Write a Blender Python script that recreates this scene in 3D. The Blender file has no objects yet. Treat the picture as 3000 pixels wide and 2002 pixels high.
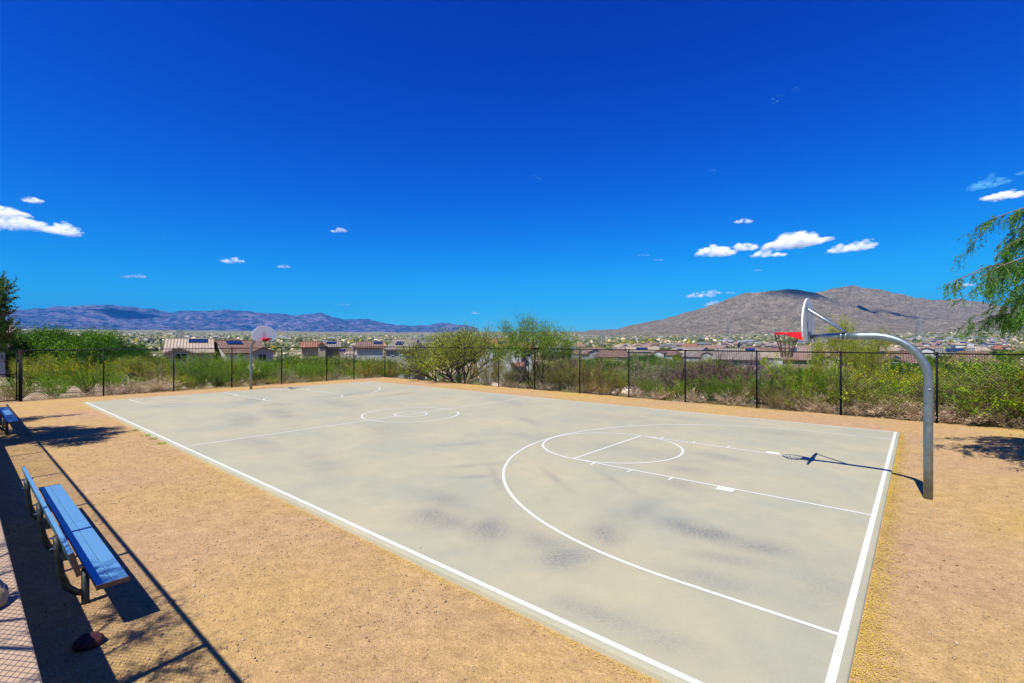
import bpy, math, random
import numpy as np
from mathutils import Vector, Matrix

# ------------------------------------------------------------------ camera, world, sun
SC = bpy.context.scene
F, H = 1396.07, 2.8163                      # focal length in photo pixels, eye height in metres
cam_d = bpy.data.cameras.new('camera'); cam = bpy.data.objects.new('camera', cam_d)
SC.collection.objects.link(cam); SC.camera = cam
cam.location = (0, 0, H); cam.rotation_euler = (math.radians(90), 0, 0)
cam_d.sensor_width = 36; cam_d.lens = F / 3000 * 36
cam_d.clip_start = 0.05; cam_d.clip_end = 80000

SUN = Vector((-0.287, -0.4165, 0.8627)).normalized()      # direction towards the sun
ELEV = math.asin(SUN.z); AZ = math.atan2(SUN.x, SUN.y)
world = bpy.data.worlds.new('World'); SC.world = world; world.use_nodes = True
wn, wl = world.node_tree.nodes, world.node_tree.links
SKYK = [(.0007, 2.8, 1.0), (.0150, 2.46, 1.1), (.106, 1.68, 1.75)]
bg = wn['Background']; sky = wn.new('ShaderNodeTexSky'); sky.sky_type = 'NISHITA'
sky.sun_disc = False; sky.sun_elevation = ELEV; sky.sun_rotation = AZ % (2 * math.pi)
sky.altitude = 900; sky.air_density = 1.0; sky.dust_density = 0.3; sky.ozone_density = 3.0
# the photograph is strongly saturated: each channel of the sky goes through its own contrast curve  x = k v^p, x/(1+x/c)
sep = wn.new('ShaderNodeSeparateColor'); com = wn.new('ShaderNodeCombineColor'); wl.new(sky.outputs[0], sep.inputs[0])
def wmath(op, a, b):
    m = wn.new('ShaderNodeMath'); m.operation = op
    for i, v in enumerate((a, b)):
        if isinstance(v, (int, float)): m.inputs[i].default_value = v
        else: wl.new(v, m.inputs[i])
    return m.outputs[0]
for ch, (k, p_, c_) in enumerate(SKYK):
    x = wmath('MULTIPLY', wmath('POWER', sep.outputs[ch], p_), k)
    y = wmath('DIVIDE', x, wmath('ADD', wmath('MULTIPLY', x, 1 / c_), 1.0))
    wl.new(wmath('MULTIPLY', y, 10.0), com.inputs[ch])
wl.new(com.outputs[0], bg.inputs[0]); bg.inputs[1].default_value = 0.0607
sd = bpy.data.lights.new('sun', 'SUN'); so = bpy.data.objects.new('sun', sd); SC.collection.objects.link(so)
sd.energy = 4.7; sd.angle = math.radians(0.5); sd.color = (1, 0.955, 0.87)
so.rotation_euler = SUN.to_track_quat('Z', 'Y').to_euler()
SC.view_settings.view_transform = 'Standard'; SC.view_settings.look = 'None'
SC.view_settings.gamma = 1; SC.view_settings.exposure = 0.72
SC.cycles.max_bounces = 6; SC.cycles.transparent_max_bounces = 64; SC.cycles.volume_bounces = 0; SC.cycles.use_denoising = True

rnd = random.Random(7); R = np.random.RandomState(7)

# ------------------------------------------------------------------ helpers
def tag(o, label=None, cat=None, group=None, kind=None):
    if label: o['label'] = label
    if cat: o['category'] = cat
    if group: o['group'] = group
    if kind: o['kind'] = kind
    return o
def link(o, parent=None):
    SC.collection.objects.link(o)
    if parent is not None: o.parent = parent
    return o
def empty(name, loc=(0, 0, 0), rz=0):
    o = bpy.data.objects.new(name, None); o.location = loc; o.rotation_euler = (0, 0, rz); o.empty_display_size = .1
    return link(o)
def np_mesh(name, V, faces, mats, smooth=False, fmat=None):
    """V (n,3); faces (m,k) array; one fixed polygon size."""
    V = np.asarray(V, dtype=np.float32); Fc = np.asarray(faces, dtype=np.int32); k = Fc.shape[1]
    me = bpy.data.meshes.new(name); me.vertices.add(len(V)); me.vertices.foreach_set('co', V.ravel())
    me.loops.add(Fc.size); me.loops.foreach_set('vertex_index', Fc.ravel())
    me.polygons.add(len(Fc)); me.polygons.foreach_set('loop_start', np.arange(0, Fc.size, k, dtype=np.int32))
    me.polygons.foreach_set('loop_total', np.full(len(Fc), k, dtype=np.int32))
    if smooth: me.polygons.foreach_set('use_smooth', np.ones(len(Fc), bool))
    if fmat is not None: me.polygons.foreach_set('material_index', np.asarray(fmat, dtype=np.int32))
    me.update(calc_edges=True); me.validate()
    for m in (mats if isinstance(mats, (list, tuple)) else [mats]): me.materials.append(m)
    return me
def mobj(name, me, parent=None, loc=None, rz=None):
    o = bpy.data.objects.new(name, me); link(o, parent)
    if loc is not None: o.location = loc
    if rz is not None: o.rotation_euler = (0, 0, rz)
    return o
class MB:
    def __init__(s): s.v = []; s.f = []
    def add(s, vs, fs):
        b = len(s.v); s.v += [tuple(v) for v in vs]; s.f += [tuple(i + b for i in f) for f in fs]; return s
    def box(s, x0, x1, y0, y1, z0, z1):
        return s.add([(x0,y0,z0),(x1,y0,z0),(x1,y1,z0),(x0,y1,z0),(x0,y0,z1),(x1,y0,z1),(x1,y1,z1),(x0,y1,z1)],
                     [(3,2,1,0),(4,5,6,7),(0,1,5,4),(1,2,6,5),(2,3,7,6),(3,0,4,7)])
    def bar(s, a, b, w, h=None, up=(0, 0, 1)):
        h = w if h is None else h
        a = Vector(a); b = Vector(b); d = (b - a).normalized(); up = Vector(up)
        if abs(d.dot(up)) > .98: up = Vector((1, 0, 0))
        x = d.cross(up).normalized() * (w / 2); y = x.cross(d).normalized() * (h / 2)
        vs = [a - x - y, a + x - y, a + x + y, a - x + y, b - x - y, b + x - y, b + x + y, b - x + y]
        return s.add(vs, [(3,2,1,0),(4,5,6,7),(0,1,5,4),(1,2,6,5),(2,3,7,6),(3,0,4,7)])
    def tube(s, path, rad, n=10, cap=True):
        path = [Vector(p) for p in path]; m = len(path)
        rad = [rad] * m if not hasattr(rad, '__len__') else rad
        ref = None; vs = []; fs = []
        for i, p in enumerate(path):
            d = (path[min(i + 1, m - 1)] - path[max(i - 1, 0)]).normalized()
            if ref is None: ref = d.orthogonal().normalized()
            ref = (ref - d * ref.dot(d)).normalized(); q = d.cross(ref)
            for k in range(n):
                a = 2 * math.pi * k / n; vs.append(p + (ref * math.cos(a) + q * math.sin(a)) * rad[i])
        for i in range(m - 1):
            for k in range(n):
                k2 = (k + 1) % n; fs.append((i*n+k, i*n+k2, (i+1)*n+k2, (i+1)*n+k))
        if cap: fs.append(tuple(range(n))[::-1]); fs.append(tuple((m-1)*n + k for k in range(n)))
        return s.add(vs, fs)
    def prism(s, poly, ex):
        """poly: planar points (3d); ex: extrusion vector"""
        ex = Vector(ex); n = len(poly); P = [Vector(p) for p in poly]
        vs = P + [p + ex for p in P]
        fs = [tuple(range(n))[::-1], tuple(range(n, 2*n))] + [(i, (i+1) % n, n + (i+1) % n, n + i) for i in range(n)]
        return s.add(vs, fs)
    def me(s, name, mats, smooth=False, autos=None, bevel=0):
        m = bpy.data.meshes.new(name); m.from_pydata(s.v, [], s.f)
        for x in (mats if isinstance(mats, (list, tuple)) else [mats]): m.materials.append(x)
        if smooth: m.polygons.foreach_set('use_smooth', [len(p.vertices) == 4 for p in m.polygons])
        m.update(); return m
    def build(s, name, mat, parent=None, loc=None, rz=None, smooth=False, bevel=0):
        o = mobj(name, s.me(name, mat, smooth), parent, loc, rz)
        if bevel:
            b = o.modifiers.new('bevel', 'BEVEL'); b.width = bevel; b.segments = 2; b.limit_method = 'ANGLE'
        return o

# value noise
def _h(ix, iy, seed):
    n = (ix.astype(np.int64) * 374761393 + iy.astype(np.int64) * 668265263 + seed * 974711) & 0x7fffffff
    n = ((n ^ (n >> 13)) * 1274126177) & 0x7fffffff
    return ((n ^ (n >> 16)) & 0xffff) / 65535.0
def vnoise(x, y, seed=0):
    ix = np.floor(x); iy = np.floor(y); fx = x - ix; fy = y - iy
    fx = fx * fx * (3 - 2 * fx); fy = fy * fy * (3 - 2 * fy)
    a = _h(ix, iy, seed); b = _h(ix + 1, iy, seed); c = _h(ix, iy + 1, seed); d = _h(ix + 1, iy + 1, seed)
    return (a * (1 - fx) + b * fx) * (1 - fy) + (c * (1 - fx) + d * fx) * fy
def fbm(x, y, oct=5, seed=0, ridged=False, gain=.5):
    v = 0; a = 1; t = 0
    for o in range(oct):
        n = vnoise(x * 2 ** o + 17.3 * o, y * 2 ** o - 9.1 * o, seed + o)
        v = v + a * ((1 - abs(2 * n - 1)) if ridged else n); t += a; a *= gain
    return v / t

# the court's own frame: u runs along the court (u = -distance from the near-right baseline), v across it
TH = math.radians(-40.5098); O0 = Vector((2.16512, 3.34030, 0))
EX = Vector((math.cos(TH), math.sin(TH), 0)); EY = Vector((-math.sin(TH), math.cos(TH), 0))
def CW(xc, yc, z=0.0): return O0 - EX * xc + EY * yc + Vector((0, 0, z))
def to_court(x, y):
    dx = x - O0.x; dy = y - O0.y
    return -(dx * EX.x + dy * EX.y), dx * EY.x + dy * EY.y
def at(px, py, Y): return Vector(((px - 1500) / F * Y, Y, H - (py - 1001) / F * Y))
L, W = 28.876, 15.09; MID = W / 2
GZ = -0.06
FX, FY = 32.1, 18.5            # the corner of the fence in court coordinates

# ------------------------------------------------------------------ materials
def newmat(name):
    m = bpy.data.materials.new(name); m.use_nodes = True; n = m.node_tree.nodes; l = m.node_tree.links
    return m, n, l, n['Principled BSDF']
KA = .62
def rgb(c): return (c[0], c[1], c[2], 1)
def kk(c, k=None): return tuple(x * (KA if k is None else k) for x in c)
def plain(name, col, rough=.6, metal=0, noise=.12, scale=8, spec=.5, bump=0, bscale=None, k=None):
    col = kk(col, 1 if (k is None and (metal > 0 or max(col) < .05)) else k)
    m, n, l, p = newmat(name); p.inputs['Roughness'].default_value = rough; p.inputs['Metallic'].default_value = metal
    p.inputs['Specular IOR Level'].default_value = spec
    tc = n.new('ShaderNodeTexCoord'); nz = n.new('ShaderNodeTexNoise'); nz.inputs['Scale'].default_value = scale; nz.inputs['Detail'].default_value = 6
    l.new(tc.outputs['Object'], nz.inputs['Vector'])
    r = n.new('ShaderNodeValToRGB'); r.color_ramp.elements[0].position = .3; r.color_ramp.elements[1].position = .7
    r.color_ramp.elements[0].color = rgb([c * (1 - noise) for c in col]); r.color_ramp.elements[1].color = rgb([min(1, c * (1 + noise)) for c in col])
    l.new(nz.outputs[0], r.inputs[0]); l.new(r.outputs[0], p.inputs['Base Color'])
    if bump:
        b = n.new('ShaderNodeBump'); b.inputs['Strength'].default_value = bump; b.inputs['Distance'].default_value = .02
        n2 = n.new('ShaderNodeTexNoise'); n2.inputs['Scale'].default_value = bscale or scale * 4; n2.inputs['Detail'].default_value = 8
        l.new(tc.outputs['Object'], n2.inputs['Vector']); l.new(n2.outputs[0], b.inputs['Height']); l.new(b.outputs[0], p.inputs['Normal'])
    return m
def leafmat(name, c0, c1, c2=None, trans=.42, scale=2.2):
    c0, c1 = kk(c0, .76), kk(c1, .76); c2 = kk(c2, .76) if c2 else None
    """leaf colour varies in clumps (noise in the plant's own space), leaf by leaf, and plant by plant"""
    m, n, l, p = newmat(name); p.inputs['Roughness'].default_value = .55; p.inputs['Specular IOR Level'].default_value = .25
    g = n.new('ShaderNodeNewGeometry'); tc = n.new('ShaderNodeTexCoord'); oi = n.new('ShaderNodeObjectInfo')
    nz = n.new('ShaderNodeTexNoise'); nz.inputs['Scale'].default_value = scale; nz.inputs['Detail'].default_value = 3
    l.new(tc.outputs['Object'], nz.inputs['Vector'])
    a = n.new('ShaderNodeMath'); a.operation = 'MULTIPLY_ADD'; a.inputs[1].default_value = .55; l.new(g.outputs['Random Per Island'], a.inputs[0])
    b = n.new('ShaderNodeMath'); b.operation = 'MULTIPLY_ADD'; b.inputs[1].default_value = 1.1; b.inputs[2].default_value = -.33; l.new(nz.outputs[0], b.inputs[0])
    l.new(b.outputs[0], a.inputs[2])
    r = n.new('ShaderNodeValToRGB'); r.color_ramp.elements[0].position = .15; r.color_ramp.elements[1].position = .62
    r.color_ramp.elements[0].color = rgb(c0); r.color_ramp.elements[1].color = rgb(c1)
    if c2: e = r.color_ramp.elements.new(.85); e.color = rgb(c2)
    l.new(a.outputs[0], r.inputs[0])
    hs = n.new('ShaderNodeHueSaturation'); l.new(r.outputs[0], hs.inputs['Color'])
    v = n.new('ShaderNodeMath'); v.operation = 'MULTIPLY_ADD'; v.inputs[1].default_value = .75; v.inputs[2].default_value = .62; l.new(oi.outputs['Random'], v.inputs[0]); l.new(v.outputs[0], hs.inputs['Value'])
    hv = n.new('ShaderNodeMath'); hv.operation = 'MULTIPLY_ADD'; hv.inputs[1].default_value = -.05; hv.inputs[2].default_value = .52; l.new(oi.outputs['Random'], hv.inputs[0]); l.new(hv.outputs[0], hs.inputs['Hue'])
    l.new(hs.outputs[0], p.inputs['Base Color'])
    t = n.new('ShaderNodeBsdfTranslucent'); l.new(hs.outputs[0], t.inputs[0]); mx = n.new('ShaderNodeMixShader'); mx.inputs[0].default_value = trans
    l.new(p.outputs[0], mx.inputs[1]); l.new(t.outputs[0], mx.inputs[2]); l.new(mx.outputs[0], n['Material Output'].inputs[0])
    return m

M = {}
M['black'] = plain('black_vinyl', (.005, .006, .007), .6, scale=20, spec=.15)
M['galv'] = plain('galvanised_steel', (.27, .33, .36), .38, .85, .2, 14, bump=.05, bscale=60)
M['galvpole'] = plain('weathered_steel_pole', (.20, .25, .26), .42, .7, .25, 10, bump=.05, bscale=50)
M['red'] = plain('red_rim_paint', (.75, .012, .02), .35, 0, .08, 12, k=.9)
M['chain'] = plain('rusty_chain', (.07, .045, .03), .7, .3, .3, 60)
M['post'] = plain('rusted_bench_post', (.04, .048, .046), .55, .5, .35, 20, bump=.1)
M['wood_end'] = plain('tan_end_cap', (.33, .17, .085), .6, 0, .15, 20)
M['rock'] = plain('boulder_stone', (.50, .39, .22), .85, 0, .22, 5, bump=.6, bscale=14)
M['redrock'] = plain('red_stone', (.12, .035, .03), .85, 0, .25, 7, bump=.6, bscale=14)  # red darkened further to deepen the shade the stone lies in
M['hose'] = plain('black_hose', (.01, .01, .013), .35)
M['bark'] = plain('dark_bark', (.085, .06, .04), .9, 0, .3, 9, bump=.4)
M['greybark'] = plain('grey_bark', (.24, .2, .15), .9, 0, .3, 9, bump=.4)
M['twig'] = plain('dry_twig', (.46, .36, .21), .9, 0, .3, 6)
M['deadtwig'] = plain('dead_twig', (.20, .125, .10), .9, 0, .35, 5)
M['greentwig'] = plain('green_twig', (.30, .32, .07), .8, 0, .3, 5)
M['lattice'] = plain('tower_steel', (.20, .23, .26), .6, .3)
M['solar'] = plain('solar_glass', (.012, .03, .085), .12, .2, .2, 3)
M['dark'] = plain('window_glass', (.015, .017, .018), .15)
M['white'] = plain('white_trim', (.7, .69, .65), .6, scale=3)

# leaf materials
M['l_olive'] = leafmat('leaf_olive', (.09, .11, .006), (.36, .37, .015), (.78, .70, .06))
M['l_green'] = leafmat('leaf_vivid_green', (.10, .24, .006), (.32, .62, .01), (.58, .82, .03))
M['l_mesq'] = leafmat('leaf_mesquite', (.22, .34, .015), (.56, .74, .03), (.82, .92, .10))
M['l_dark'] = leafmat('leaf_dark_green', (.02, .085, .003), (.11, .29, .006), (.30, .56, .015))
M['l_yellow'] = leafmat('leaf_yellow_blossom', (.22, .30, .01), (.66, .68, .01), (.95, .88, .015))
M['l_dry'] = leafmat('leaf_dry_tan', (.50, .37, .17), (1.0, .86, .56), (1.2, 1.1, .85), trans=.4)
M['l_straw'] = leafmat('leaf_straw', (.55, .40, .10), (.86, .66, .18), (.95, .82, .34), trans=.3)
M['l_dead'] = leafmat('leaf_dead_brown', (.13, .07, .055), (.27, .17, .14), (.38, .27, .22), trans=.15)
M['l_grey'] = leafmat('leaf_grey_green', (.16, .18, .08), (.34, .36, .18), (.55, .54, .30), trans=.2)
M['l_ole'] = leafmat('leaf_oleander', (.03, .085, .01), (.10, .23, .025), (.2, .36, .05))
M['l_flower'] = leafmat('petal_crimson', (.10, .008, .02), (.24, .02, .05))
M['l_weep'] = leafmat('leaf_weeping', (.06, .19, .015), (.19, .42, .04), (.36, .60, .10), scale=1.2)
M['s_a'] = leafmat('scrub_grey_green', (.04, .055, .02), (.15, .16, .07), (.28, .27, .14), trans=.1)
M['s_b'] = leafmat('scrub_dark', (.02, .04, .01), (.07, .12, .025), (.16, .22, .05), trans=.1)
M['petal'] = leafmat('petal_yellow', (.46, .33, .06), (.76, .56, .08), trans=.1)

def gravel_mat(name, yard=True):
    m, n, l, p = newmat(name); p.inputs['Roughness'].default_value = .95; p.inputs['Specular IOR Level'].default_value = .15
    tc = n.new('ShaderNodeTexCoord'); O = tc.outputs['Object']
    def noise(s, d=4, out=0, rough=.5):
        q = n.new('ShaderNodeTexNoise'); q.inputs['Scale'].default_value = s; q.inputs['Detail'].default_value = d; q.inputs['Roughness'].default_value = rough; l.new(O, q.inputs['Vector']); return q.outputs[out]
    def ramp(src, stops):
        r = n.new('ShaderNodeValToRGB'); e = r.color_ramp.elements
        e[0].position, e[0].color = stops[0][0], rgb(stops[0][1]); e[1].position, e[1].color = stops[-1][0], rgb(stops[-1][1])
        for s in stops[1:-1]: x = e.new(s[0]); x.color = rgb(s[1])
        l.new(src, r.inputs[0]); return r.outputs[0]
    def mix(t, a, b, f=1.0):
        q = n.new('ShaderNodeMix'); q.data_type = 'RGBA'; q.blend_type = t
        if isinstance(f, float): q.inputs[0].default_value = f
        else: l.new(f, q.inputs[0])
        l.new(a, q.inputs[6])
        if isinstance(b, tuple): q.inputs[7].default_value = rgb(b)
        else: l.new(b, q.inputs[7])
        return q.outputs[2]
    big = ramp(noise(.22, 3), [(.32, kk((.60, .395, .22))), (.5, kk((.63, .42, .185))), (.68, kk((.655, .45, .14)))])
    v = n.new('ShaderNodeTexVoronoi'); v.inputs['Scale'].default_value = 75; l.new(O, v.inputs['Vector'])
    cell = ramp(v.outputs['Color'], [(.0, (.74, .70, .68)), (.4, (.97, .96, .95)), (.8, (1.08, 1.07, 1.06)), (1, (1.35, 1.35, 1.35))])
    c = mix('MULTIPLY', big, cell)
    fine = ramp(noise(5, 9, rough=.78), [(.34, (.80, .78, .77)), (.62, (1.16, 1.16, 1.16))]); c = mix('MULTIPLY', c, fine)
    v2 = n.new('ShaderNodeTexVoronoi'); v2.inputs['Scale'].default_value = 19; l.new(O, v2.inputs['Vector'])
    spots = ramp(v2.outputs['Distance'], [(.08, (.74, .70, .68)), (.22, (1, 1, 1))]); c = mix('MULTIPLY', c, spots, .6)
    # fallen petals dusting patches of the gravel
    v3 = n.new('ShaderNodeTexVoronoi'); v3.inputs['Scale'].default_value = 38; l.new(O, v3.inputs['Vector'])
    k = n.new('ShaderNodeMath'); k.operation = 'LESS_THAN'; k.inputs[1].default_value = .11; l.new(v3.outputs['Distance'], k.inputs[0])
    k2 = ramp(noise(.35, 2), [(.5, (0, 0, 0)), (.62, (1, 1, 1))]); k3 = n.new('ShaderNodeMath'); k3.operation = 'MULTIPLY'; l.new(k.outputs[0], k3.inputs[0]); l.new(k2, k3.inputs[1])
    c = mix('MIX', c, (.46, .31, .015), k3.outputs[0])
    l.new(c, p.inputs['Base Color'])
    b = n.new('ShaderNodeBump'); b.inputs['Strength'].default_value = .55; b.inputs['Distance'].default_value = .010; l.new(v.outputs['Distance'], b.inputs['Height'])
    b2 = n.new('ShaderNodeBump'); b2.inputs['Strength'].default_value = .75; b2.inputs['Distance'].default_value = .03; l.new(noise(16, 6, rough=.65), b2.inputs['Height']); l.new(b.outputs[0], b2.inputs['Normal'])
    l.new(b2.outputs[0], p.inputs['Normal'])
    return m
M['gravel'] = gravel_mat('tan_gravel')

def desert_mat():
    m, n, l, p = newmat('desert_soil'); p.inputs['Roughness'].default_value = 1; p.inputs['Specular IOR Level'].default_value = .1
    tc = n.new('ShaderNodeTexCoord'); O = tc.outputs['Object']
    sp = n.new('ShaderNodeVectorMath'); sp.operation = 'LENGTH'; l.new(O, sp.inputs[0])
    def noise(s, d=5, rough=.6):
        q = n.new('ShaderNodeTexNoise'); q.inputs['Scale'].default_value = s; q.inputs['Detail'].default_value = d; q.inputs['Roughness'].default_value = rough; l.new(O, q.inputs['Vector']); return q.outputs[0]
    r1 = n.new('ShaderNodeValToRGB'); l.new(noise(.9), r1.inputs[0]); e = r1.color_ramp.elements
    e[0].position = .35; e[0].color = rgb(kk((.36, .25, .15))); e[1].position = .62; e[1].color = rgb(kk((.62, .48, .32)))
    # scrub mottling far away: tan rock and soil against dark green brush
    r2 = n.new('ShaderNodeValToRGB'); l.new(noise(.035, 8, .75), r2.inputs[0]); e = r2.color_ramp.elements
    e[0].position = .40; e[0].color = rgb(kk((.08, .11, .035))); e[1].position = .60; e[1].color = rgb(kk((.60, .51, .36)))
    x = e.new(.5); x.color = rgb(kk((.24, .24, .10)))
    mr = n.new('ShaderNodeMapRange'); mr.inputs[1].default_value = 70; mr.inputs[2].default_value = 260; l.new(sp.outputs['Value'], mr.inputs[0])
    mx = n.new('ShaderNodeMix'); mx.data_type = 'RGBA'; l.new(mr.outputs[0], mx.inputs[0]); l.new(r1.outputs[0], mx.inputs[6]); l.new(r2.outputs[0], mx.inputs[7])
    l.new(mx.outputs[2], p.inputs['Base Color'])
    b = n.new('ShaderNodeBump'); b.inputs['Strength'].default_value = .6; b.inputs['Distance'].default_value = .08; l.new(noise(6, 8, .7), b.inputs['Height']); l.new(b.outputs[0], p.inputs['Normal'])
    return m
M['desert'] = desert_mat()

def mountain_mat(name, rockA, rockB, scrub, sc, cover=.5, bump=8):
    rockA, rockB, scrub = kk(rockA), kk(rockB), kk(scrub)
    m, n, l, p = newmat(name); p.inputs['Roughness'].default_value = 1; p.inputs['Specular IOR Level'].default_value = .05
    tc = n.new('ShaderNodeTexCoord'); O = tc.outputs['Object']
    def noise(s, d=5, rough=.6):
        q = n.new('ShaderNodeTexNoise'); q.inputs['Scale'].default_value = s; q.inputs['Detail'].default_value = d; q.inputs['Roughness'].default_value = rough; l.new(O, q.inputs['Vector']); return q.outputs[0]
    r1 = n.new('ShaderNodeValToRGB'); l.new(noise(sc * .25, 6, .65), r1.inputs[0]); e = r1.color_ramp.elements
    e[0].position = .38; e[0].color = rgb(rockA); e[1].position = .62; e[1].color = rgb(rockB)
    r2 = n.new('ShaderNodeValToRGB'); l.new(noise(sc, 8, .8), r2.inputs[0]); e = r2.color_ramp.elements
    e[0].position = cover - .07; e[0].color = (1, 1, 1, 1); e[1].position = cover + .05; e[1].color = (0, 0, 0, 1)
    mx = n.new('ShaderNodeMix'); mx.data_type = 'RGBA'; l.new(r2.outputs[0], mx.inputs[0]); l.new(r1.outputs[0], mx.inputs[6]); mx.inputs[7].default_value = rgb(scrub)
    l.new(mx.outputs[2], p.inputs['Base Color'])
    b = n.new('ShaderNodeBump'); b.inputs['Strength'].default_value = .8; b.inputs['Distance'].default_value = bump; l.new(noise(sc * .7, 9, .75), b.inputs['Height']); l.new(b.outputs[0], p.inputs['Normal'])
    return m
M['mtn_near'] = mountain_mat('brown_mountain_rock', (.20, .155, .10), (.36, .29, .20), (.10, .10, .05), .06, .47, 5)
M['mtn_far'] = mountain_mat('far_mountain_haze_blue', (.07, .12, .23), (.30, .25, .37), (.015, .06, .15), .006, .5, 60)  # the blue of distant haze is mixed into these rock and scrub colours

# ------------------------------------------------------------------ ground
BR = np.array([0, 20, 30, 50, 80, 150, 300, 500, 800, 1500, 3000, 5000, 8000, 14000, 30000.])
BZ = np.array([-.14, -.14, -.5, -3.0, -5.6, -6.7, -6.3, -4.5, 0, 10, 38, 84, 150, 290, 500.])
def terr(x, y):
    x = np.asarray(x, float); y = np.asarray(y, float)
    r = np.hypot(x, y); az = np.degrees(np.arctan2(x, y))
    z = np.interp(r, BR, BZ)
    lf = np.clip((az + 40) / 28, 0, 1); lf = lf * lf * (3 - 2 * lf)          # the left stays higher near by
    near = np.clip((150 - r) / 90, 0, 1)
    z = z * (1 - near * (1 - (.32 + .68 * lf)))
    xc, yc = to_court(x, y)
    d = np.maximum(np.maximum(yc - FY - .3, xc - FX - .6), -14 - xc)         # how far outside the yard
    d = np.maximum(d, -4.6 - yc)
    z = np.where(d < 0, -.30, -.30 + (z + .30) * np.clip(d / 7, 0, 1))
    bank = np.clip(d / .5, 0, 1) * np.exp(-np.clip(d, 0, 99) / 3) * .2
    z = z + bank
    z = z + np.where(d > 0, (fbm(x / 6, y / 6, 4, 3) - .5) * np.clip(d / 5, 0, 1) * np.clip(r / 60, .35, 1) * .8, 0)
    z = z + (fbm(x / 260, y / 260, 4, 9) - .5) * np.clip((r - 500) / 2000, 0, 1) * 26 * np.clip(r / 3000, .3, 1.5)
    back = np.clip((-y - 5) / 10, 0, 1)
    z = np.where(yc < -4.6, .7 * np.clip(1 - (r - 30) / 60, 0, 1) - .2, z)
    return z
def tz(x, y): return float(terr(np.array([x]), np.array([y]))[0])
def polar(name, mat, radii, azs, zf, kind='structure'):
    RR, AA = np.meshgrid(radii, np.radians(azs), indexing='ij')
    X = RR * np.sin(AA); Y = RR * np.cos(AA); Z = zf(X, Y)
    n, k = RR.shape; V = np.stack([X, Y, Z], -1).reshape(-1, 3)
    i, j = np.meshgrid(np.arange(n - 1), np.arange(k - 1), indexing='ij'); a = (i * k + j).ravel()
    Fc = np.stack([a, a + 1, a + k + 1, a + k], 1)[:, ::-1]
    o = mobj(name, np_mesh(name, V, Fc, mat, smooth=True)); tag(o, kind=kind); return o
azs = np.concatenate([np.arange(-180, -60, 6), np.arange(-60, 60, .3), np.arange(60, 180.1, 6)])
radii = np.concatenate([[.3], np.geomspace(3, 15000, 280)])
g = polar('ground', M['desert'], radii, azs, terr); tag(g, label='sandy desert ground falling away behind the fence to a scrub plain')

def yard_grid(name, x0, x1, y0, y1, z, mat, step=.25, amp=.012, edge=True):
    xs = np.arange(x0, x1 + step, step); ys = np.arange(y0, y1 + step, step)
    A, B = np.meshgrid(xs, ys, indexing='ij')
    Z = z + (fbm(A / 1.3, B / 1.3, 4, 5) - .5) * amp * 2
    if edge:                                       # ragged outer rim that dips into the desert soil
        e = np.minimum(np.minimum(y1 - B, x1 - A), A - x0) + (fbm(A / .7, B / .7, 3, 8) - .5) * .5
        Z = Z - np.clip((.25 - e) / .3, 0, 1) * .35
    X = O0.x - EX.x * A + EY.x * B; Y = O0.y - EX.y * A + EY.y * B
    n, k = A.shape; i, j = np.meshgrid(np.arange(n - 1), np.arange(k - 1), indexing='ij'); a = (i * k + j).ravel()
    Fc = np.stack([a, a + k, a + k + 1, a + 1], 1)[:, ::-1]
    return mobj(name, np_mesh(name, np.stack([X, Y, Z], -1).reshape(-1, 3), Fc, mat, smooth=True))
o = yard_grid('gravel_yard', -13, FX + .9, -3.9, FY + .55, GZ, M['gravel']); tag(o, 'tan crushed gravel surrounding the court', kind='structure')

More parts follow.
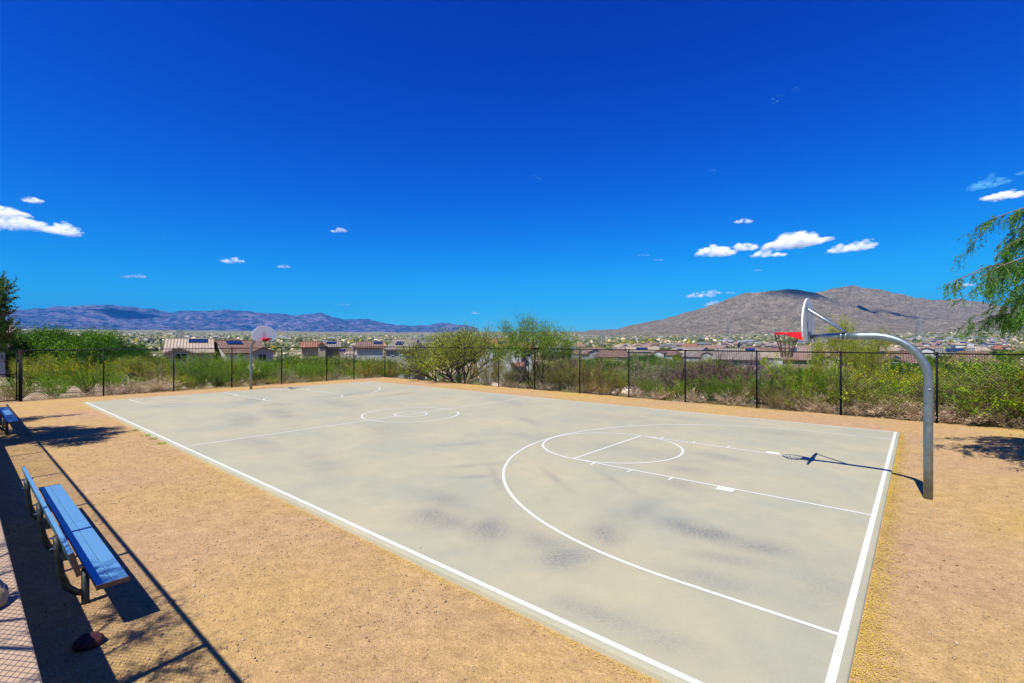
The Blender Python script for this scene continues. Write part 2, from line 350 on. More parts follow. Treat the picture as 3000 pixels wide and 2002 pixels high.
# ------------------------------------------------------------------ court slab with stains
def slab_mat():
    m, n, l, p = newmat('court_concrete'); p.inputs['Roughness'].default_value = .8; p.inputs['Specular IOR Level'].default_value = .3
    tc = n.new('ShaderNodeTexCoord'); O = tc.outputs['Object']
    def noise(s, d=5, rough=.6, vec=None):
        q = n.new('ShaderNodeTexNoise'); q.inputs['Scale'].default_value = s; q.inputs['Detail'].default_value = d; q.inputs['Roughness'].default_value = rough; l.new(vec or O, q.inputs['Vector']); return q.outputs[0]
    def ramp(src, a, ca, b, cb, mid=None):
        r = n.new('ShaderNodeValToRGB'); e = r.color_ramp.elements; e[0].position = a; e[0].color = rgb(ca); e[1].position = b; e[1].color = rgb(cb)
        if mid: x = e.new(mid[0]); x.color = rgb(mid[1])
        l.new(src, r.inputs[0]); return r.outputs[0]
    def mix(t, f, a, b):
        q = n.new('ShaderNodeMix'); q.data_type = 'RGBA'; q.blend_type = t
        if isinstance(f, (int, float)): q.inputs[0].default_value = f
        else: l.new(f, q.inputs[0])
        l.new(a, q.inputs[6])
        if isinstance(b, tuple): q.inputs[7].default_value = rgb(b)
        else: l.new(b, q.inputs[7])
        return q.outputs[2]
    c = ramp(noise(.4, 6, .62), .32, kk((.455, .465, .35)), .68, kk((.59, .53, .345)), (.5, kk((.53, .50, .345))))
    c = mix('MULTIPLY', 1, c, ramp(noise(2.3, 6, .65), .3, (.93, .94, .95), .7, (1.05, 1.04, 1.02)))
    c = mix('MULTIPLY', 1, c, ramp(noise(38, 4, .7), .3, (.94, .94, .94), .7, (1.04, 1.04, 1.04)))
    at_ = n.new('ShaderNodeAttribute'); at_.attribute_name = 'stain'
    mp = n.new('ShaderNodeMapping'); mp.inputs['Scale'].default_value = (1, 3.2, 1); mp.inputs['Rotation'].default_value = (0, 0, .5); l.new(O, mp.inputs['Vector'])
    st = ramp(noise(20, 8, .85, mp.outputs[0]), .44, (0, 0, 0), .56, (1, 1, 1))
    base = n.new('ShaderNodeMath'); base.operation = 'MULTIPLY_ADD'; l.new(st, base.inputs[0]); base.inputs[1].default_value = 1.05; base.inputs[2].default_value = .10
    k = n.new('ShaderNodeMath'); k.operation = 'MULTIPLY'; k.use_clamp = True; l.new(at_.outputs['Fac'], k.inputs[0]); l.new(base.outputs[0], k.inputs[1])
    c = mix('MIX', k.outputs[0], c, kk((.17, .185, .215)))
    # a few dark specks
    v = n.new('ShaderNodeTexVoronoi'); v.inputs['Scale'].default_value = 1.3; l.new(O, v.inputs['Vector'])
    sp = ramp(v.outputs['Distance'], .016, (1, 1, 1), .024, (0, 0, 0)); c = mix('MIX', sp, c, (.14, .13, .13))
    l.new(c, p.inputs['Base Color'])
    b = n.new('ShaderNodeBump'); b.inputs['Strength'].default_value = .25; b.inputs['Distance'].default_value = .004; l.new(noise(60, 5, .7), b.inputs['Height']); l.new(b.outputs[0], p.inputs['Normal'])
    return m
M['slab'] = slab_mat()
# stains in court metres: x, y, radius along, radius across, angle (deg), strength
ST = [(1.9, 3.25, .75, .30, 5, .95), (1.3, 3.2, .65, .26, -12, .75), (2.35, 3.4, .35, .22, 0, .5), (1.3, 2.6, .5, .2, -20, .5),
      (2.96, 2.25, .42, .26, 60, .7), (3.0, 3.45, .28, .7, -5, .5), (2.95, 1.25, .3, .42, 20, .75), (3.05, 2.8, .3, .9, -8, .35),
      (4.38, 1.31, .5, .35, 30, .8), (5.3, 1.1, .55, .4, 0, .75), (5.85, 1.7, .7, .35, 10, .5), (4.5, 1.1, .45, .25, 20, .55), (3.5, 1.45, .5, .3, 20, .5),
      (3.31, 6.5, .55, .35, 25, .5), (3.02, 5.35, .45, .3, 15, .55), (3.2, 8.2, .7, .35, 10, .45), (1.35, 1.88, .6, .25, -15, .4),
      (1.95, .38, .55, .16, -8, .55), (1.4, .42, .5, .2, -8, .4), (.3, 2.7, .35, .9, 0, .3), (4.0, 7.4, 1.2, .6, 20, .3), (5.6, 7.4, 1.2, .5, -10, .25),
      (9, 5.1, .7, .18, -60, .4), (7.2, 3.7, .9, .13, -58, .45), (6.45, 3.15, .5, .1, -50, .5), (6.1, 3.3, .9, .09, 40, .45), (5.2, 4.1, .8, .09, 35, .45), (4.2, 4.75, .7, .08, 35, .4),
      (17.8, 2.8, 1.5, .5, 20, .5), (18.4, 4.3, 1.6, .5, 10, .55), (19.7, 7.5, 1.8, .6, 10, .4), (12.5, 5, 1.5, .6, 30, .25), (10.1, 9.35, .9, .25, 25, .5),
      (22.5, 9.8, 1.6, .5, 80, .5), (20.6, 11.5, 1.5, .4, 80, .5), (23.5, 5.2, 1.2, .5, 30, .45), (21.3, 5.4, .8, .5, 0, .5), (26.5, 8.3, 1, .8, 0, .3), (14, 12.8, 2, .5, 30, .3), (8, 12, 2, .7, 10, .25), (6.5, 13.5, 1.2, .5, 0, .3), (2.5, 12.6, 1.2, .6, 0, .35),
      (25, 2.3, 1.3, .5, 20, .25), (13.5, 1.5, 1.4, .4, 0, .4), (10, 1.6, 1.3, .4, 10, .35), (8.2, 7.2, 1.2, .6, 0, .25)]
def build_slab():
    step = .1; mgn = .06
    xs = np.linspace(-mgn, L + mgn, 290); ys = np.linspace(-mgn, W + mgn, 152)
    A, B = np.meshgrid(xs, ys, indexing='ij'); S = np.zeros_like(A)
    for (x, y, a, b, ang, s) in ST:
        t = math.radians(ang); dx = A - x; dy = B - y
        p = dx * math.cos(t) + dy * math.sin(t); q = -dx * math.sin(t) + dy * math.cos(t)
        S = np.maximum(S, s * np.exp(-(p / a) ** 2 - (q / b) ** 2))
    S *= (.45 + 1.1 * fbm(A / .35, B / .35, 4, 21))
    n, k = A.shape; V = np.stack([-A, B, 0 * A], -1).reshape(-1, 3)
    i, j = np.meshgrid(np.arange(n - 1), np.arange(k - 1), indexing='ij'); a = (i * k + j).ravel()
    Fc = np.stack([a, a + 1, a + k + 1, a + k], 1)
    # skirt round the rim: a small rounded arris then the vertical edge
    ring = [(i_, 0) for i_ in range(n)] + [(n - 1, j_) for j_ in range(1, k)] + [(i_, k - 1) for i_ in range(n - 2, -1, -1)] + [(0, j_) for j_ in range(k - 2, 0, -1)]
    idx = np.array([a_ * k + b_ for a_, b_ in ring]); P = V[idx]; cen = np.array([-L / 2, W / 2, 0])
    out = np.sign(P - cen) * (np.abs(np.abs(P - cen) - [L / 2 + mgn, W / 2 + mgn, 0]) < 1e-4) * [1, 1, 0]
    R1 = P + out * .012 + [0, 0, -.012]; R2 = R1 + [0, 0, -.3]; m0 = len(V); nr = len(idx); V = np.concatenate([V, R1, R2])
    q = np.arange(nr); q2 = (q + 1) % nr
    Fc = np.concatenate([Fc, np.stack([idx[q], idx[q2], m0 + q2, m0 + q], 1), np.stack([m0 + q, m0 + q2, m0 + nr + q2, m0 + nr + q], 1)])
    me = np_mesh('court_slab', V, Fc, M['slab']); at_ = me.attributes.new('stain', 'FLOAT', 'POINT')
    at_.data.foreach_set('value', np.concatenate([S.ravel(), np.zeros(2 * nr)]).astype(np.float32))
    o = mobj('court_pavement', me, loc=O0, rz=TH); tag(o, 'pale concrete basketball court slab with grey scuffs', kind='structure')
build_slab()

# ------------------------------------------------------------------ painted lines
def lines_mat():
    m, n, l, p = newmat('court_paint'); p.inputs['Roughness'].default_value = .6
    tc = n.new('ShaderNodeTexCoord'); nz = n.new('ShaderNodeTexNoise'); nz.inputs['Scale'].default_value = 14; nz.inputs['Detail'].default_value = 8; nz.inputs['Roughness'].default_value = .75
    l.new(tc.outputs['Object'], nz.inputs['Vector']); r = n.new('ShaderNodeValToRGB'); l.new(nz.outputs[0], r.inputs[0]); e = r.color_ramp.elements
    e[0].position = .34; e[0].color = rgb(kk((.66, .65, .55))); e[1].position = .45; e[1].color = rgb(kk((.90, .90, .81))); l.new(r.outputs[0], p.inputs['Base Color'])
    return m
M['paint'] = lines_mat()
ft = .3048
def build_lines():
    V = []; Fc = []; Z = .004
    def strip(pts, w):
        b = len(V); n = len(pts)
        for i, (x, y) in enumerate(pts):
            x0, y0 = pts[max(i - 1, 0)]; x1, y1 = pts[min(i + 1, n - 1)]
            d = math.hypot(x1 - x0, y1 - y0) or 1; nx, ny = -(y1 - y0) / d * w / 2, (x1 - x0) / d * w / 2
            V.append((-(x + nx), y + ny, Z)); V.append((-(x - nx), y - ny, Z))
        for i in range(n - 1): Fc.append((b + 2*i, b + 2*i + 2, b + 2*i + 3, b + 2*i + 1))
    def seg(a, b, w): strip([a, b], w)
    def arc(cx, cy, r, a0, a1, w):
        n = max(8, int(abs(a1 - a0) / 2)); strip([(cx + r * math.cos(math.radians(a0 + (a1 - a0) * i / n)), cy + r * math.sin(math.radians(a0 + (a1 - a0) * i / n))) for i in range(n + 1)], w)
    B, w = .068, .056
    seg((0, B / 2), (L, B / 2), B); seg((0, W - B / 2), (L, W - B / 2), B)
    seg((B / 2, B), (B / 2, W - B), B); seg((L - B / 2, B), (L - B / 2, W - B), B)
    seg((L / 2, B), (L / 2, W - B), w)
    arc(L / 2, MID, 6 * ft, -195, 100, w); arc(L / 2, MID, 6 * ft, 118, 165, w) ; arc(L / 2, MID, 2 * ft, 0, 360, w)
    R3 = 19.6 * ft; e = 5.5 * ft
    for s in (0, 1):
        X = (lambda x: x) if s == 0 else (lambda x: L - x)
        fx = 19 * ft
        seg((X(fx), MID - 6 * ft), (X(fx), MID + 6 * ft), w)
        seg((X(B), MID - 6 * ft), (X(fx), MID - 6 * ft), w); seg((X(B), MID + 6 * ft), (X(fx), MID + 6 * ft), w)
        arc(X(fx), MID, 6 * ft, 0, 360, w)
        # three point line: straight from the baseline, then the arc
        if s == 0:
            seg((B, MID - R3), (e, MID - R3), w); seg((B, MID + R3), (e, MID + R3), w); arc(e, MID, R3, -90, 90, w)
        else:
            seg((L - B, MID - R3), (L - e, MID - R3), w); seg((L - B, MID + R3), (L - e, MID + R3), w)
            arc(L - e, MID, R3, -90, -122, w); arc(L - e, MID, R3, 90, 146, w)          # the rest of this arc is worn away
        for sg in (-1, 1):
            y = MID + sg * 6 * ft
            yb = y + sg * (w / 2 + .1)
            seg((X(7 * ft), yb), (X(8 * ft), yb), .2)
            for m_ in (11, 14, 17): seg((X(m_ * ft), y + sg * w / 2), (X(m_ * ft), y + sg * (w / 2 + .2)), .05)
    # every strip gets its own hair of height so that crossings never share a plane
    me = bpy.data.meshes.new('court_markings'); me.from_pydata(V, [], Fc); me.materials.append(M['paint'])
    k = 0; co = [list(v) for v in V]; seen = {}
    comp = list(range(len(V)))
    lastb = None
    strips = []; cur = set()
    for f in Fc:
        if cur and not (set(f) & cur): strips.append(cur); cur = set()
        cur |= set(f)
    strips.append(cur)
    for i, c in enumerate(strips):
        for vi in c: me.vertices[vi].co.z = .003 + i * .00012
    me.update(); me.validate()
    o = mobj('court_markings', me, loc=O0, rz=TH); tag(o, 'white painted basketball court lines', kind='structure')
build_lines()

# ------------------------------------------------------------------ terrace wall
m = MB(); m.box(-9, 31.2, -3.83, -3.63, -.3, .95)
WALL_T = .95
M['concrete'] = plain('wall_concrete', (.60, .42, .27), .9, 0, .12, 3, bump=.3, bscale=30)
M['paver'] = plain('terrace_concrete', (.66, .44, .26), .9, 0, .14, 2.5, bump=.3, bscale=26)
mm = MB()
for (x0, x1, y0, y1, z0, z1) in [(-31.2, 9, -3.85, -3.63, -.4, WALL_T)]: mm.box(x0, x1, y0, y1, z0, z1)
o = mm.build('retaining_wall', M['concrete'], loc=O0, rz=TH, bevel=.012); tag(o, 'low concrete retaining wall edging the terrace behind the benches', 'wall')
mm = MB().box(-31.2, 9, -12, -3.852, -.4, WALL_T - .004)
tag(mm.build('terrace_path', M['paver'], loc=O0, rz=TH), 'pale terrace path above the benches', kind='structure')

# ------------------------------------------------------------------ chain-link fences
def mesh_net(length, h, pitch, wire):
    V = []; Fc = []
    def bars(sgn, off):
        n = int((length + h) / pitch) + 1
        for i in range(n):
            x0 = i * pitch - (h if sgn > 0 else 0); a = [x0, 0.0]; b = [x0 + h, h] if sgn > 0 else [x0 - h, h]
            if sgn < 0: a = [x0, 0.0]; b = [x0 - h, h]
            P, Q = a, b
            lo, hi = (0, length)
            def clip(p, q):
                dx = q[0] - p[0]; dz = q[1] - p[1]
                if p[0] < lo: p = [lo, p[1] + dz * (lo - p[0]) / dx]
                if p[0] > hi: p = [hi, p[1] + dz * (hi - p[0]) / dx]
                return p
            P2 = clip(P, Q); Q2 = clip(Q, P)
            if Q2[1] - P2[1] < .02 or P2[1] > h or Q2[1] < 0: continue
            w = wire / 2; b0 = len(V); dx, dz = (w * .7071, -w * .7071 * sgn)
            for (x, z) in (P2, Q2):
                V.extend([(x + dx, off - w * .5, z + dz), (x + dx, off + w * .5, z + dz), (x - dx, off + w * .5, z - dz), (x - dx, off - w * .5, z - dz)])
            Fc.extend([(b0 + k, b0 + (k + 1) % 4, b0 + 4 + (k + 1) % 4, b0 + 4 + k) for k in range(4)])
    bars(1, wire * .55); bars(-1, -wire * .55)
    return np.array(V), np.array(Fc)
def fence(name, label, a, b, z0, h, posts, post_w=.07, pitch=.1, wire=.0056, group=None):
    """a, b: court points; posts: distances from a"""
    A = CW(*a); B = CW(*b); d = B - A; ln = d.length; rz = math.atan2(d.y, d.x)
    t = empty(name, (A.x, A.y, z0), rz); tag(t, label, 'fence', group)
    V, Fc = mesh_net(ln, h - .06, pitch, wire); V[:, 2] += .03
    kx = np.arange(.05, ln, pitch); kv = np.array([(-.006, -.004, 0), (.012, -.004, .035), (.018, .004, .035), (0, .004, 0)]); Fc = np.concatenate([Fc, np.arange(4 * len(kx)).reshape(-1, 4) + len(V)]); V = np.concatenate([V, (kx[:, None, None] * [1, 0, 0] + kv[None] * [1, 1, 1.0] + [0, 0, h - .005]).reshape(-1, 3)])
    net = mobj('chain_link_mesh', np_mesh('chain_link_mesh', V, Fc, M['black']), t)
    r = MB().tube([(0, 0, h), (ln, 0, h)], .025, 8); 
    r.build('top_rail', M['black'], t, smooth=True)
    w = MB().tube([(0, 0, .05), (ln, 0, .05)], .004, 4).build('tension_wire', M['black'], t)
    pm = MB().tube([(0, 0, -.4), (0, 0, h + .02)], post_w / 2, 10).tube([(0, 0, h + .005), (0, 0, h + .03), (0, 0, h + .06)], [post_w * .62, post_w * .6, post_w * .2], 10)
    me = pm.me('post', M['black'], True)
    for x in posts: mobj('post', me, t, (x, .035, 0))
    return t
FH = 2.39 - GZ
fence('chain_link_fence', 'black chain link fence behind the far left hoop, running from the gate to the corner', (FX, FY), (FX, -1.86), GZ, FH, [0, 2.75, 4.95, 8.15, 11.2, 14.25, 17.35, 20.36])
fence('chain_link_fence', 'black chain link fence along the far sideline from the corner to the right edge', (FX, FY), (-13, FY), GZ, FH, [.001 + 3.2, 6.2, 9.15, 12.3, 15.2, 18.35, 21.3, 24.2, 27.3, 30.3, 33.1, 36.2, 39.3, 42.4, 45.1])
# gate beside the left end of that fence
def build_gate():
    A = CW(FX, -2.02); t = empty('chain_link_gate', (A.x, A.y, GZ), math.atan2(-EY.y, -EY.x)); tag(t, 'black chain link gate with a middle rail at the left edge', 'gate')
    w, h = 1.75, FH + .0
    fr = MB()
    for p, q in [((0, 0, .08), (0, 0, h)), ((w, 0, .08), (w, 0, h)), ((0, 0, h), (w, 0, h)), ((0, 0, .08), (w, 0, .08)), ((0, 0, 1.33), (w, 0, 1.33))]: fr.tube([p, q], .022, 8)
    fr.build('gate_frame', M['black'], t, smooth=True)
    V, Fc = mesh_net(w, h - .1, .1, .0045); V[:, 2] += .08; mobj('chain_link_mesh', np_mesh('gate_mesh', V, Fc, M['black']), t)
    for z in (.25, 1.9): MB().box(-.07, .0, -.03, .03, z, z + .08).build('hinge', M['black'], t)
    MB().tube([(-.1, 0, -.3), (-.1, 0, h + .04)], .04, 10).build('post', M['black'], t, smooth=True)
build_gate()
fence('chain_link_fence', 'black chain link fence on the terrace whose rail shadow crosses the gravel', (-6, -4.03), (31.1, -4.03), WALL_T, 2.76 - WALL_T, [i * 3.05 + 1.3 for i in range(12)], wire=.004, pitch=.075)

# ------------------------------------------------------------------ basketball hoops
def ellipse_board():
    pts = [(-.40, 0), (.40, 0), (.63, .10), (.672, .2)]
    for i in range(0, 21):
        a = math.pi * i / 20; pts.append((.686 * math.cos(a), .30 + .60 * math.sin(a)))
    pts.append((-.672, .2)); pts.append((-.63, .10)); return pts
def board_mat():
    m, n, l, p = newmat('backboard_enamel'); p.inputs['Roughness'].default_value = .45
    tc = n.new('ShaderNodeTexCoord')
    def blob(cx, cz, rx, rz_):
        mp = n.new('ShaderNodeMapping'); mp.vector_type = 'POINT'; mp.inputs['Location'].default_value = (0, -cx / rx, -cz / rz_); mp.inputs['Scale'].default_value = (0.001, 1 / rx, 1 / rz_); l.new(tc.outputs['Object'], mp.inputs['Vector'])
        d = n.new('ShaderNodeVectorMath'); d.operation = 'LENGTH'; l.new(mp.outputs[0], d.inputs[0])
        r = n.new('ShaderNodeMapRange'); r.inputs[1].default_value = 0; r.inputs[2].default_value = 1; r.inputs[3].default_value = 1; r.inputs[4].default_value = 0; l.new(d.outputs['Value'], r.inputs[0]); return r.outputs[0]
    nz = n.new('ShaderNodeTexNoise'); nz.inputs['Scale'].default_value = 1.0; nz.inputs['Detail'].default_value = 4
    mp2 = n.new('ShaderNodeMapping'); mp2.inputs['Scale'].default_value = (1, 38, 4); l.new(tc.outputs['Object'], mp2.inputs['Vector']); l.new(mp2.outputs[0], nz.inputs['Vector'])
    base = n.new('ShaderNodeMix'); base.data_type = 'RGBA'; base.inputs[6].default_value = rgb((.68, .69, .68)); base.inputs[7].default_value = rgb((.68, .54, .55))
    l.new(blob(.15, 2.93, .34, .2), base.inputs[0])
    k = n.new('ShaderNodeMath'); k.operation = 'MULTIPLY'; l.new(blob(0, 3.2, .13, .33), k.inputs[0]); r = n.new('ShaderNodeMapRange'); r.inputs[1].default_value = .45; r.inputs[2].default_value = .55; l.new(nz.outputs[0], r.inputs[0]); l.new(r.outputs[0], k.inputs[1])
    k2 = n.new('ShaderNodeMath'); k2.operation = 'MULTIPLY'; k2.use_clamp = True; k2.inputs[1].default_value = 1.3; l.new(k.outputs[0], k2.inputs[0])
    m2 = n.new('ShaderNodeMix'); m2.data_type = 'RGBA'; l.new(k2.outputs[0], m2.inputs[0]); l.new(base.outputs[2], m2.inputs[6]); m2.inputs[7].default_value = rgb((.30, .20, .12)); l.new(m2.outputs[2], p.inputs['Base Color'])
    return m
M['board'] = board_mat()
def make_hoop(name, label, xc, flip):
    A = CW(xc, 7.64); rz = TH + (math.pi if flip else 0)
    t = empty(name, (A.x, A.y, 0), rz); tag(t, label, 'basketball hoop', 'goals at the two ends of the court')
    r = .8; path = [(0, 0, -.3), (0, 0, 1.0), (0, 0, 2.92 - r)]
    for i in range(1, 15):
        a = math.pi / 2 * i / 14; path.append((-r + r * math.cos(a), 0, 2.92 - r + r * math.sin(a)))
    path += [(-1.0, 0, 2.922), (-1.3, 0, 2.925)]
    MB().tube(path, .0705, 28).build('gooseneck_pole', M['galvpole'], t, smooth=True)
    MB().tube([(-1.3, 0, 2.925), (-1.6, 0, 2.925), (-1.84, 0, 2.925)], [.068, .06, .052], 20).build('arm', M['galv'], t, smooth=True)
    for x in (-1.24, -1.32): MB().tube([(x - .02, 0, 2.925), (x + .02, 0, 2.925)], .078, 20).build('collar', M['galv'], t, smooth=True)
    pl = MB().box(-1.875, -1.845, -.12, .12, 2.83, 3.02).build('mounting_plate', M['galv'], t, bevel=.004)
    for s in (-1, 1):
        br = MB().tube([(-1.24, .05 * s, 3.0), (-1.3, .075 * s, 3.04), (-1.845, .40 * s, 3.47)], .029, 12)
        o = br.build('brace', M['galv'], t, smooth=True)
        MB().box(-1.875, -1.85, .40 * s - .035, .40 * s + .035, 3.43, 3.51).build('bolt_plate', M['galv'], o)
    pts = ellipse_board(); b = MB().prism([(-1.875, y, 2.82 + z) for y, z in pts], (-.03, 0, 0))
    bo = b.build('backboard', M['board'], t, bevel=.005)
    for s in (-1, 1): MB().bar((-1.868, s * .2, 2.85), (-1.868, s * .2, 3.6), .012, .012).build('stiffener', M['galv'], bo)
    # rim with its deep red bracket
    RZ = 3.005; cx = -1.905 - .15 - .2285; rr = .2285
    rim = MB(); n = 40
    ring = [(cx + rr * math.cos(2*math.pi*i/n), rr * math.sin(2*math.pi*i/n), RZ) for i in range(n + 1)]
    rim.tube(ring, .0095, 8, cap=False); ring2 = [(x, y, z - .035) for x, y, z in ring]; rim.tube(ring2, .0075, 8, cap=False)
    for i in range(n):       # band joining the two rings at the front and sides
        p, q = ring[i], ring[i+1]; rim.add([p, q, (q[0], q[1], q[2]-.035), (p[0], p[1], p[2]-.035), (p[0]*1, p[1]*.985, p[2]), (q[0], q[1]*.985, q[2]), (q[0], q[1]*.985, q[2]-.035), (p[0], p[1]*.985, p[2]-.035)], [(0,1,2,3),(7,6,5,4)])
    ro = rim.build('rim', M['red'], t, smooth=True)
    bk = MB()
    for s in (-1, 1):
        y0 = .13 * s; y1 = .22 * s
        poly = [(-1.906, y0, 3.015), (-1.906, y0, 2.83), (cx - .02, y1 * 1.03, 2.962), (cx - .02, y1 * 1.03, 3.012)]
        bk.prism(poly, (0, .006 * s, 0))
    bk.add([(-1.906, -.13, 3.014), (-1.906, .13, 3.014), (cx + .17, .165, 3.014), (cx + .17, -.165, 3.014)], [(0, 1, 2, 3)])
    bk.box(-1.912, -1.906, -.13, .13, 2.825, 3.01)
    bk.build('rim_bracket', M['red'], t)
    net = MB(); ns = 12
    for k in range(ns):
        a = 2*math.pi*k/ns; a2 = a + math.pi / ns
        P = []
        for j in range(9):
            f = j / 8; rad = rr * (1 - f) ** 1.3 * .52 + .115 * (1 - .1 * f); rad = rr if j == 0 else rad
            P.append((cx + rad * math.cos(a) , rad * math.sin(a), RZ - .035 - .49 * f))
        net.tube(P, [.0095 if j % 2 else .0065 for j in range(9)], 5)
    for f in (.33, .62):
        rad = rr * (1 - f) ** 1.3 * .52 + .115 * (1 - .1 * f); z = RZ - .035 - .49 * f
        net.tube([(cx + rad * math.cos(2*math.pi*i/24), rad * math.sin(2*math.pi*i/24), z + (.012 if i % 2 else -.012)) for i in range(25)], .0075, 5)
    net.build('chain_net', M['chain'], t)
    MB().tube([(.02, -.07, 1.95), (.02, -.082, 1.95)], .014, 8).build('plug', M['white'], t)
    return t
make_hoop('basketball_hoop', 'nearer steel gooseneck hoop with fan backboard seen side on, at the right', -.65, False)
make_hoop('basketball_hoop', 'smaller gooseneck hoop with pink-stained fan backboard at the far left baseline', 30.0, True)

# ------------------------------------------------------------------ benches
def blue_mat():
    m, n, l, p = newmat('blue_bench_coating'); p.inputs['Roughness'].default_value = .38; p.inputs['Specular IOR Level'].default_value = .6; p.inputs['Base Color'].default_value = (.04, .22, .62, 1)
    tc = n.new('ShaderNodeTexCoord'); mp = n.new('ShaderNodeMapping'); mp.inputs['Scale'].default_value = (1, 60, 1); l.new(tc.outputs['Object'], mp.inputs['Vector'])
    w = n.new('ShaderNodeTexNoise'); w.inputs['Scale'].default_value = 1.2; w.inputs['Detail'].default_value = 3; l.new(mp.outputs[0], w.inputs['Vector'])
    b = n.new('ShaderNodeBump'); b.inputs['Strength'].default_value = .15; b.inputs['Distance'].default_value = .003; l.new(w.outputs[0], b.inputs['Height']); l.new(b.outputs[0], p.inputs['Normal'])
    v = n.new('ShaderNodeTexVoronoi'); v.inputs['Scale'].default_value = 9; l.new(tc.outputs['Object'], v.inputs['Vector'])
    r = n.new('ShaderNodeValToRGB'); e = r.color_ramp.elements; e[0].position = .07; e[0].color = rgb((.01, .03, .08)); e[1].position = .1; e[1].color = rgb((.115, .28, .47)); l.new(v.outputs['Distance'], r.inputs[0]); l.new(r.outputs[0], p.inputs['Base Color'])
    return m
M['blue'] = blue_mat()
def make_bench(label, xc, yc, ln):
    """local x runs towards the near end; the origin is the far end of the seat on the ground"""
    A = CW(xc + ln, yc); t = empty('players_bench', (A.x, A.y, GZ), TH); tag(t, label, 'bench', 'blue benches along the near sideline')
    for i in range(2):
        x0 = i * ln / 2 + (.006 if i else 0); x1 = (i + 1) * ln / 2 - (0 if i else .006)
        p = MB().box(x0, x1, 0, .125, .435, .475).box(x0, x1, .128, .255, .435, .475).build('seat', M['blue'], t, bevel=.006)
        th = math.radians(14); up = Vector((0, -math.sin(th), math.cos(th))); nn = Vector((0, -math.cos(th), -math.sin(th)))
        q = Vector((0, -.105, .63)); b = MB(); X0, X1 = x0 + .0, x1 + .0
        b.prism([Vector((X0, 0, 0)) + q, Vector((X1, 0, 0)) + q, Vector((X1, 0, 0)) + q + up * .235, Vector((X0, 0, 0)) + q + up * .235], nn * .04)
        b.build('backrest', M['blue'], t, bevel=.006)
    def cap(name, x, poly, dx):
        MB().prism([Vector((x, p[0], p[1])) for p in poly], (dx, 0, 0)).build(name, M['wood_end'], t)
    for x, dx in ((0, -.012), (ln, .012)):
        cap('end_cap', x, [(-.003, .432), (.258, .432), (.258, .478), (-.003, .478)], dx)
        c0 = q - up * .003; c1 = q + up * .238
        cap('end_cap', x, [(c0.y, c0.z), (c1.y, c1.z), (c1.y + nn.y * .043, c1.z + nn.z * .043), (c0.y + nn.y * .043, c0.z + nn.z * .043)], dx)
    MB().box(ln / 2 - .012, ln / 2 + .012, -.002, .257, .43, .477).build('joint_strip', M['blue'], t)
    for x in (ln - .82, ln - 2.4, ln - 4.05):
        lg = MB().tube([(x, .03, -.3), (x, .03, .40)], .036, 14)
        lg.tube([(x, .02, .12), (x, -.05, .16), (x, -.12, .24), (x, -.165, .38), (x, -.19, .6), (x, -.20, .815)], .033, 14)
        lo = lg.build('leg', M['post'], t, smooth=True)
        MB().bar((x, -.03, .418), (x, .24, .418), .05, .03).build('seat_bracket', M['galv'], lo)
        for z in (.68, .80): MB().tube([(x, -.255, z), (x, -.13, z)], .010, 6).build('bolt', M['galv'], lo)
    return t
make_bench('long blue bench with a backrest, nearest on the left beside the terrace', 5.62, -3.04, 4.85)
make_bench('blue bench cut by the left edge, farther off towards the gate', 20.1, -2.92, 4.85)

# ------------------------------------------------------------------ stones, hose
def stone(name, label, loc, size, mat, seed, flat=.65):
    n = 20; k = 14; V = []; Fc = []
    for i in range(k + 1):
        th = math.pi * i / k
        for j in range(n):
            ph = 2 * math.pi * j / n; V.append((math.sin(th) * math.cos(ph), math.sin(th) * math.sin(ph), math.cos(th)))
    V = np.array(V); nz = fbm(V[:, 0] * 1.6 + V[:, 2] + seed, V[:, 1] * 1.6 - V[:, 2] * .8, 4, seed); V = V * (.72 + .56 * nz)[:, None]
    V[:, 2] = np.maximum(V[:, 2], -.45) * flat; V = V * size
    Fc = [(i*n + j, (i+1)*n + j, (i+1)*n + (j+1) % n, i*n + (j+1) % n) for i in range(k) for j in range(n)]
    o = mobj(name, np_mesh(name, V, Fc, mat, smooth=True), loc=loc, rz=seed); tag(o, label, 'rock'); return o
p = CW(4.45, -3.84, WALL_T + .04); stone('boulder', 'pale tan boulder on the terrace path at the lower left edge', p, .15, M['rock'], 3)
p = CW(5.45, -3.12, GZ + .03); stone('boulder', 'dark red stone on the shaded gravel below the bench', p, .11, M['redrock'], 5, .7)
hp = []
for i in range(40):
    a = 2 * math.pi * i / 39; c = CW(4.72 + .30 * math.cos(a), -3.86 + .15 * math.sin(a)); hp.append((c.x, c.y, WALL_T + .03 + .13 * max(0, math.cos((a - 3.6)))))
tag(MB().tube(hp, .012, 8, cap=False).build('hose', M['hose'], smooth=True), 'black hose looped over the tan boulder', 'hose')

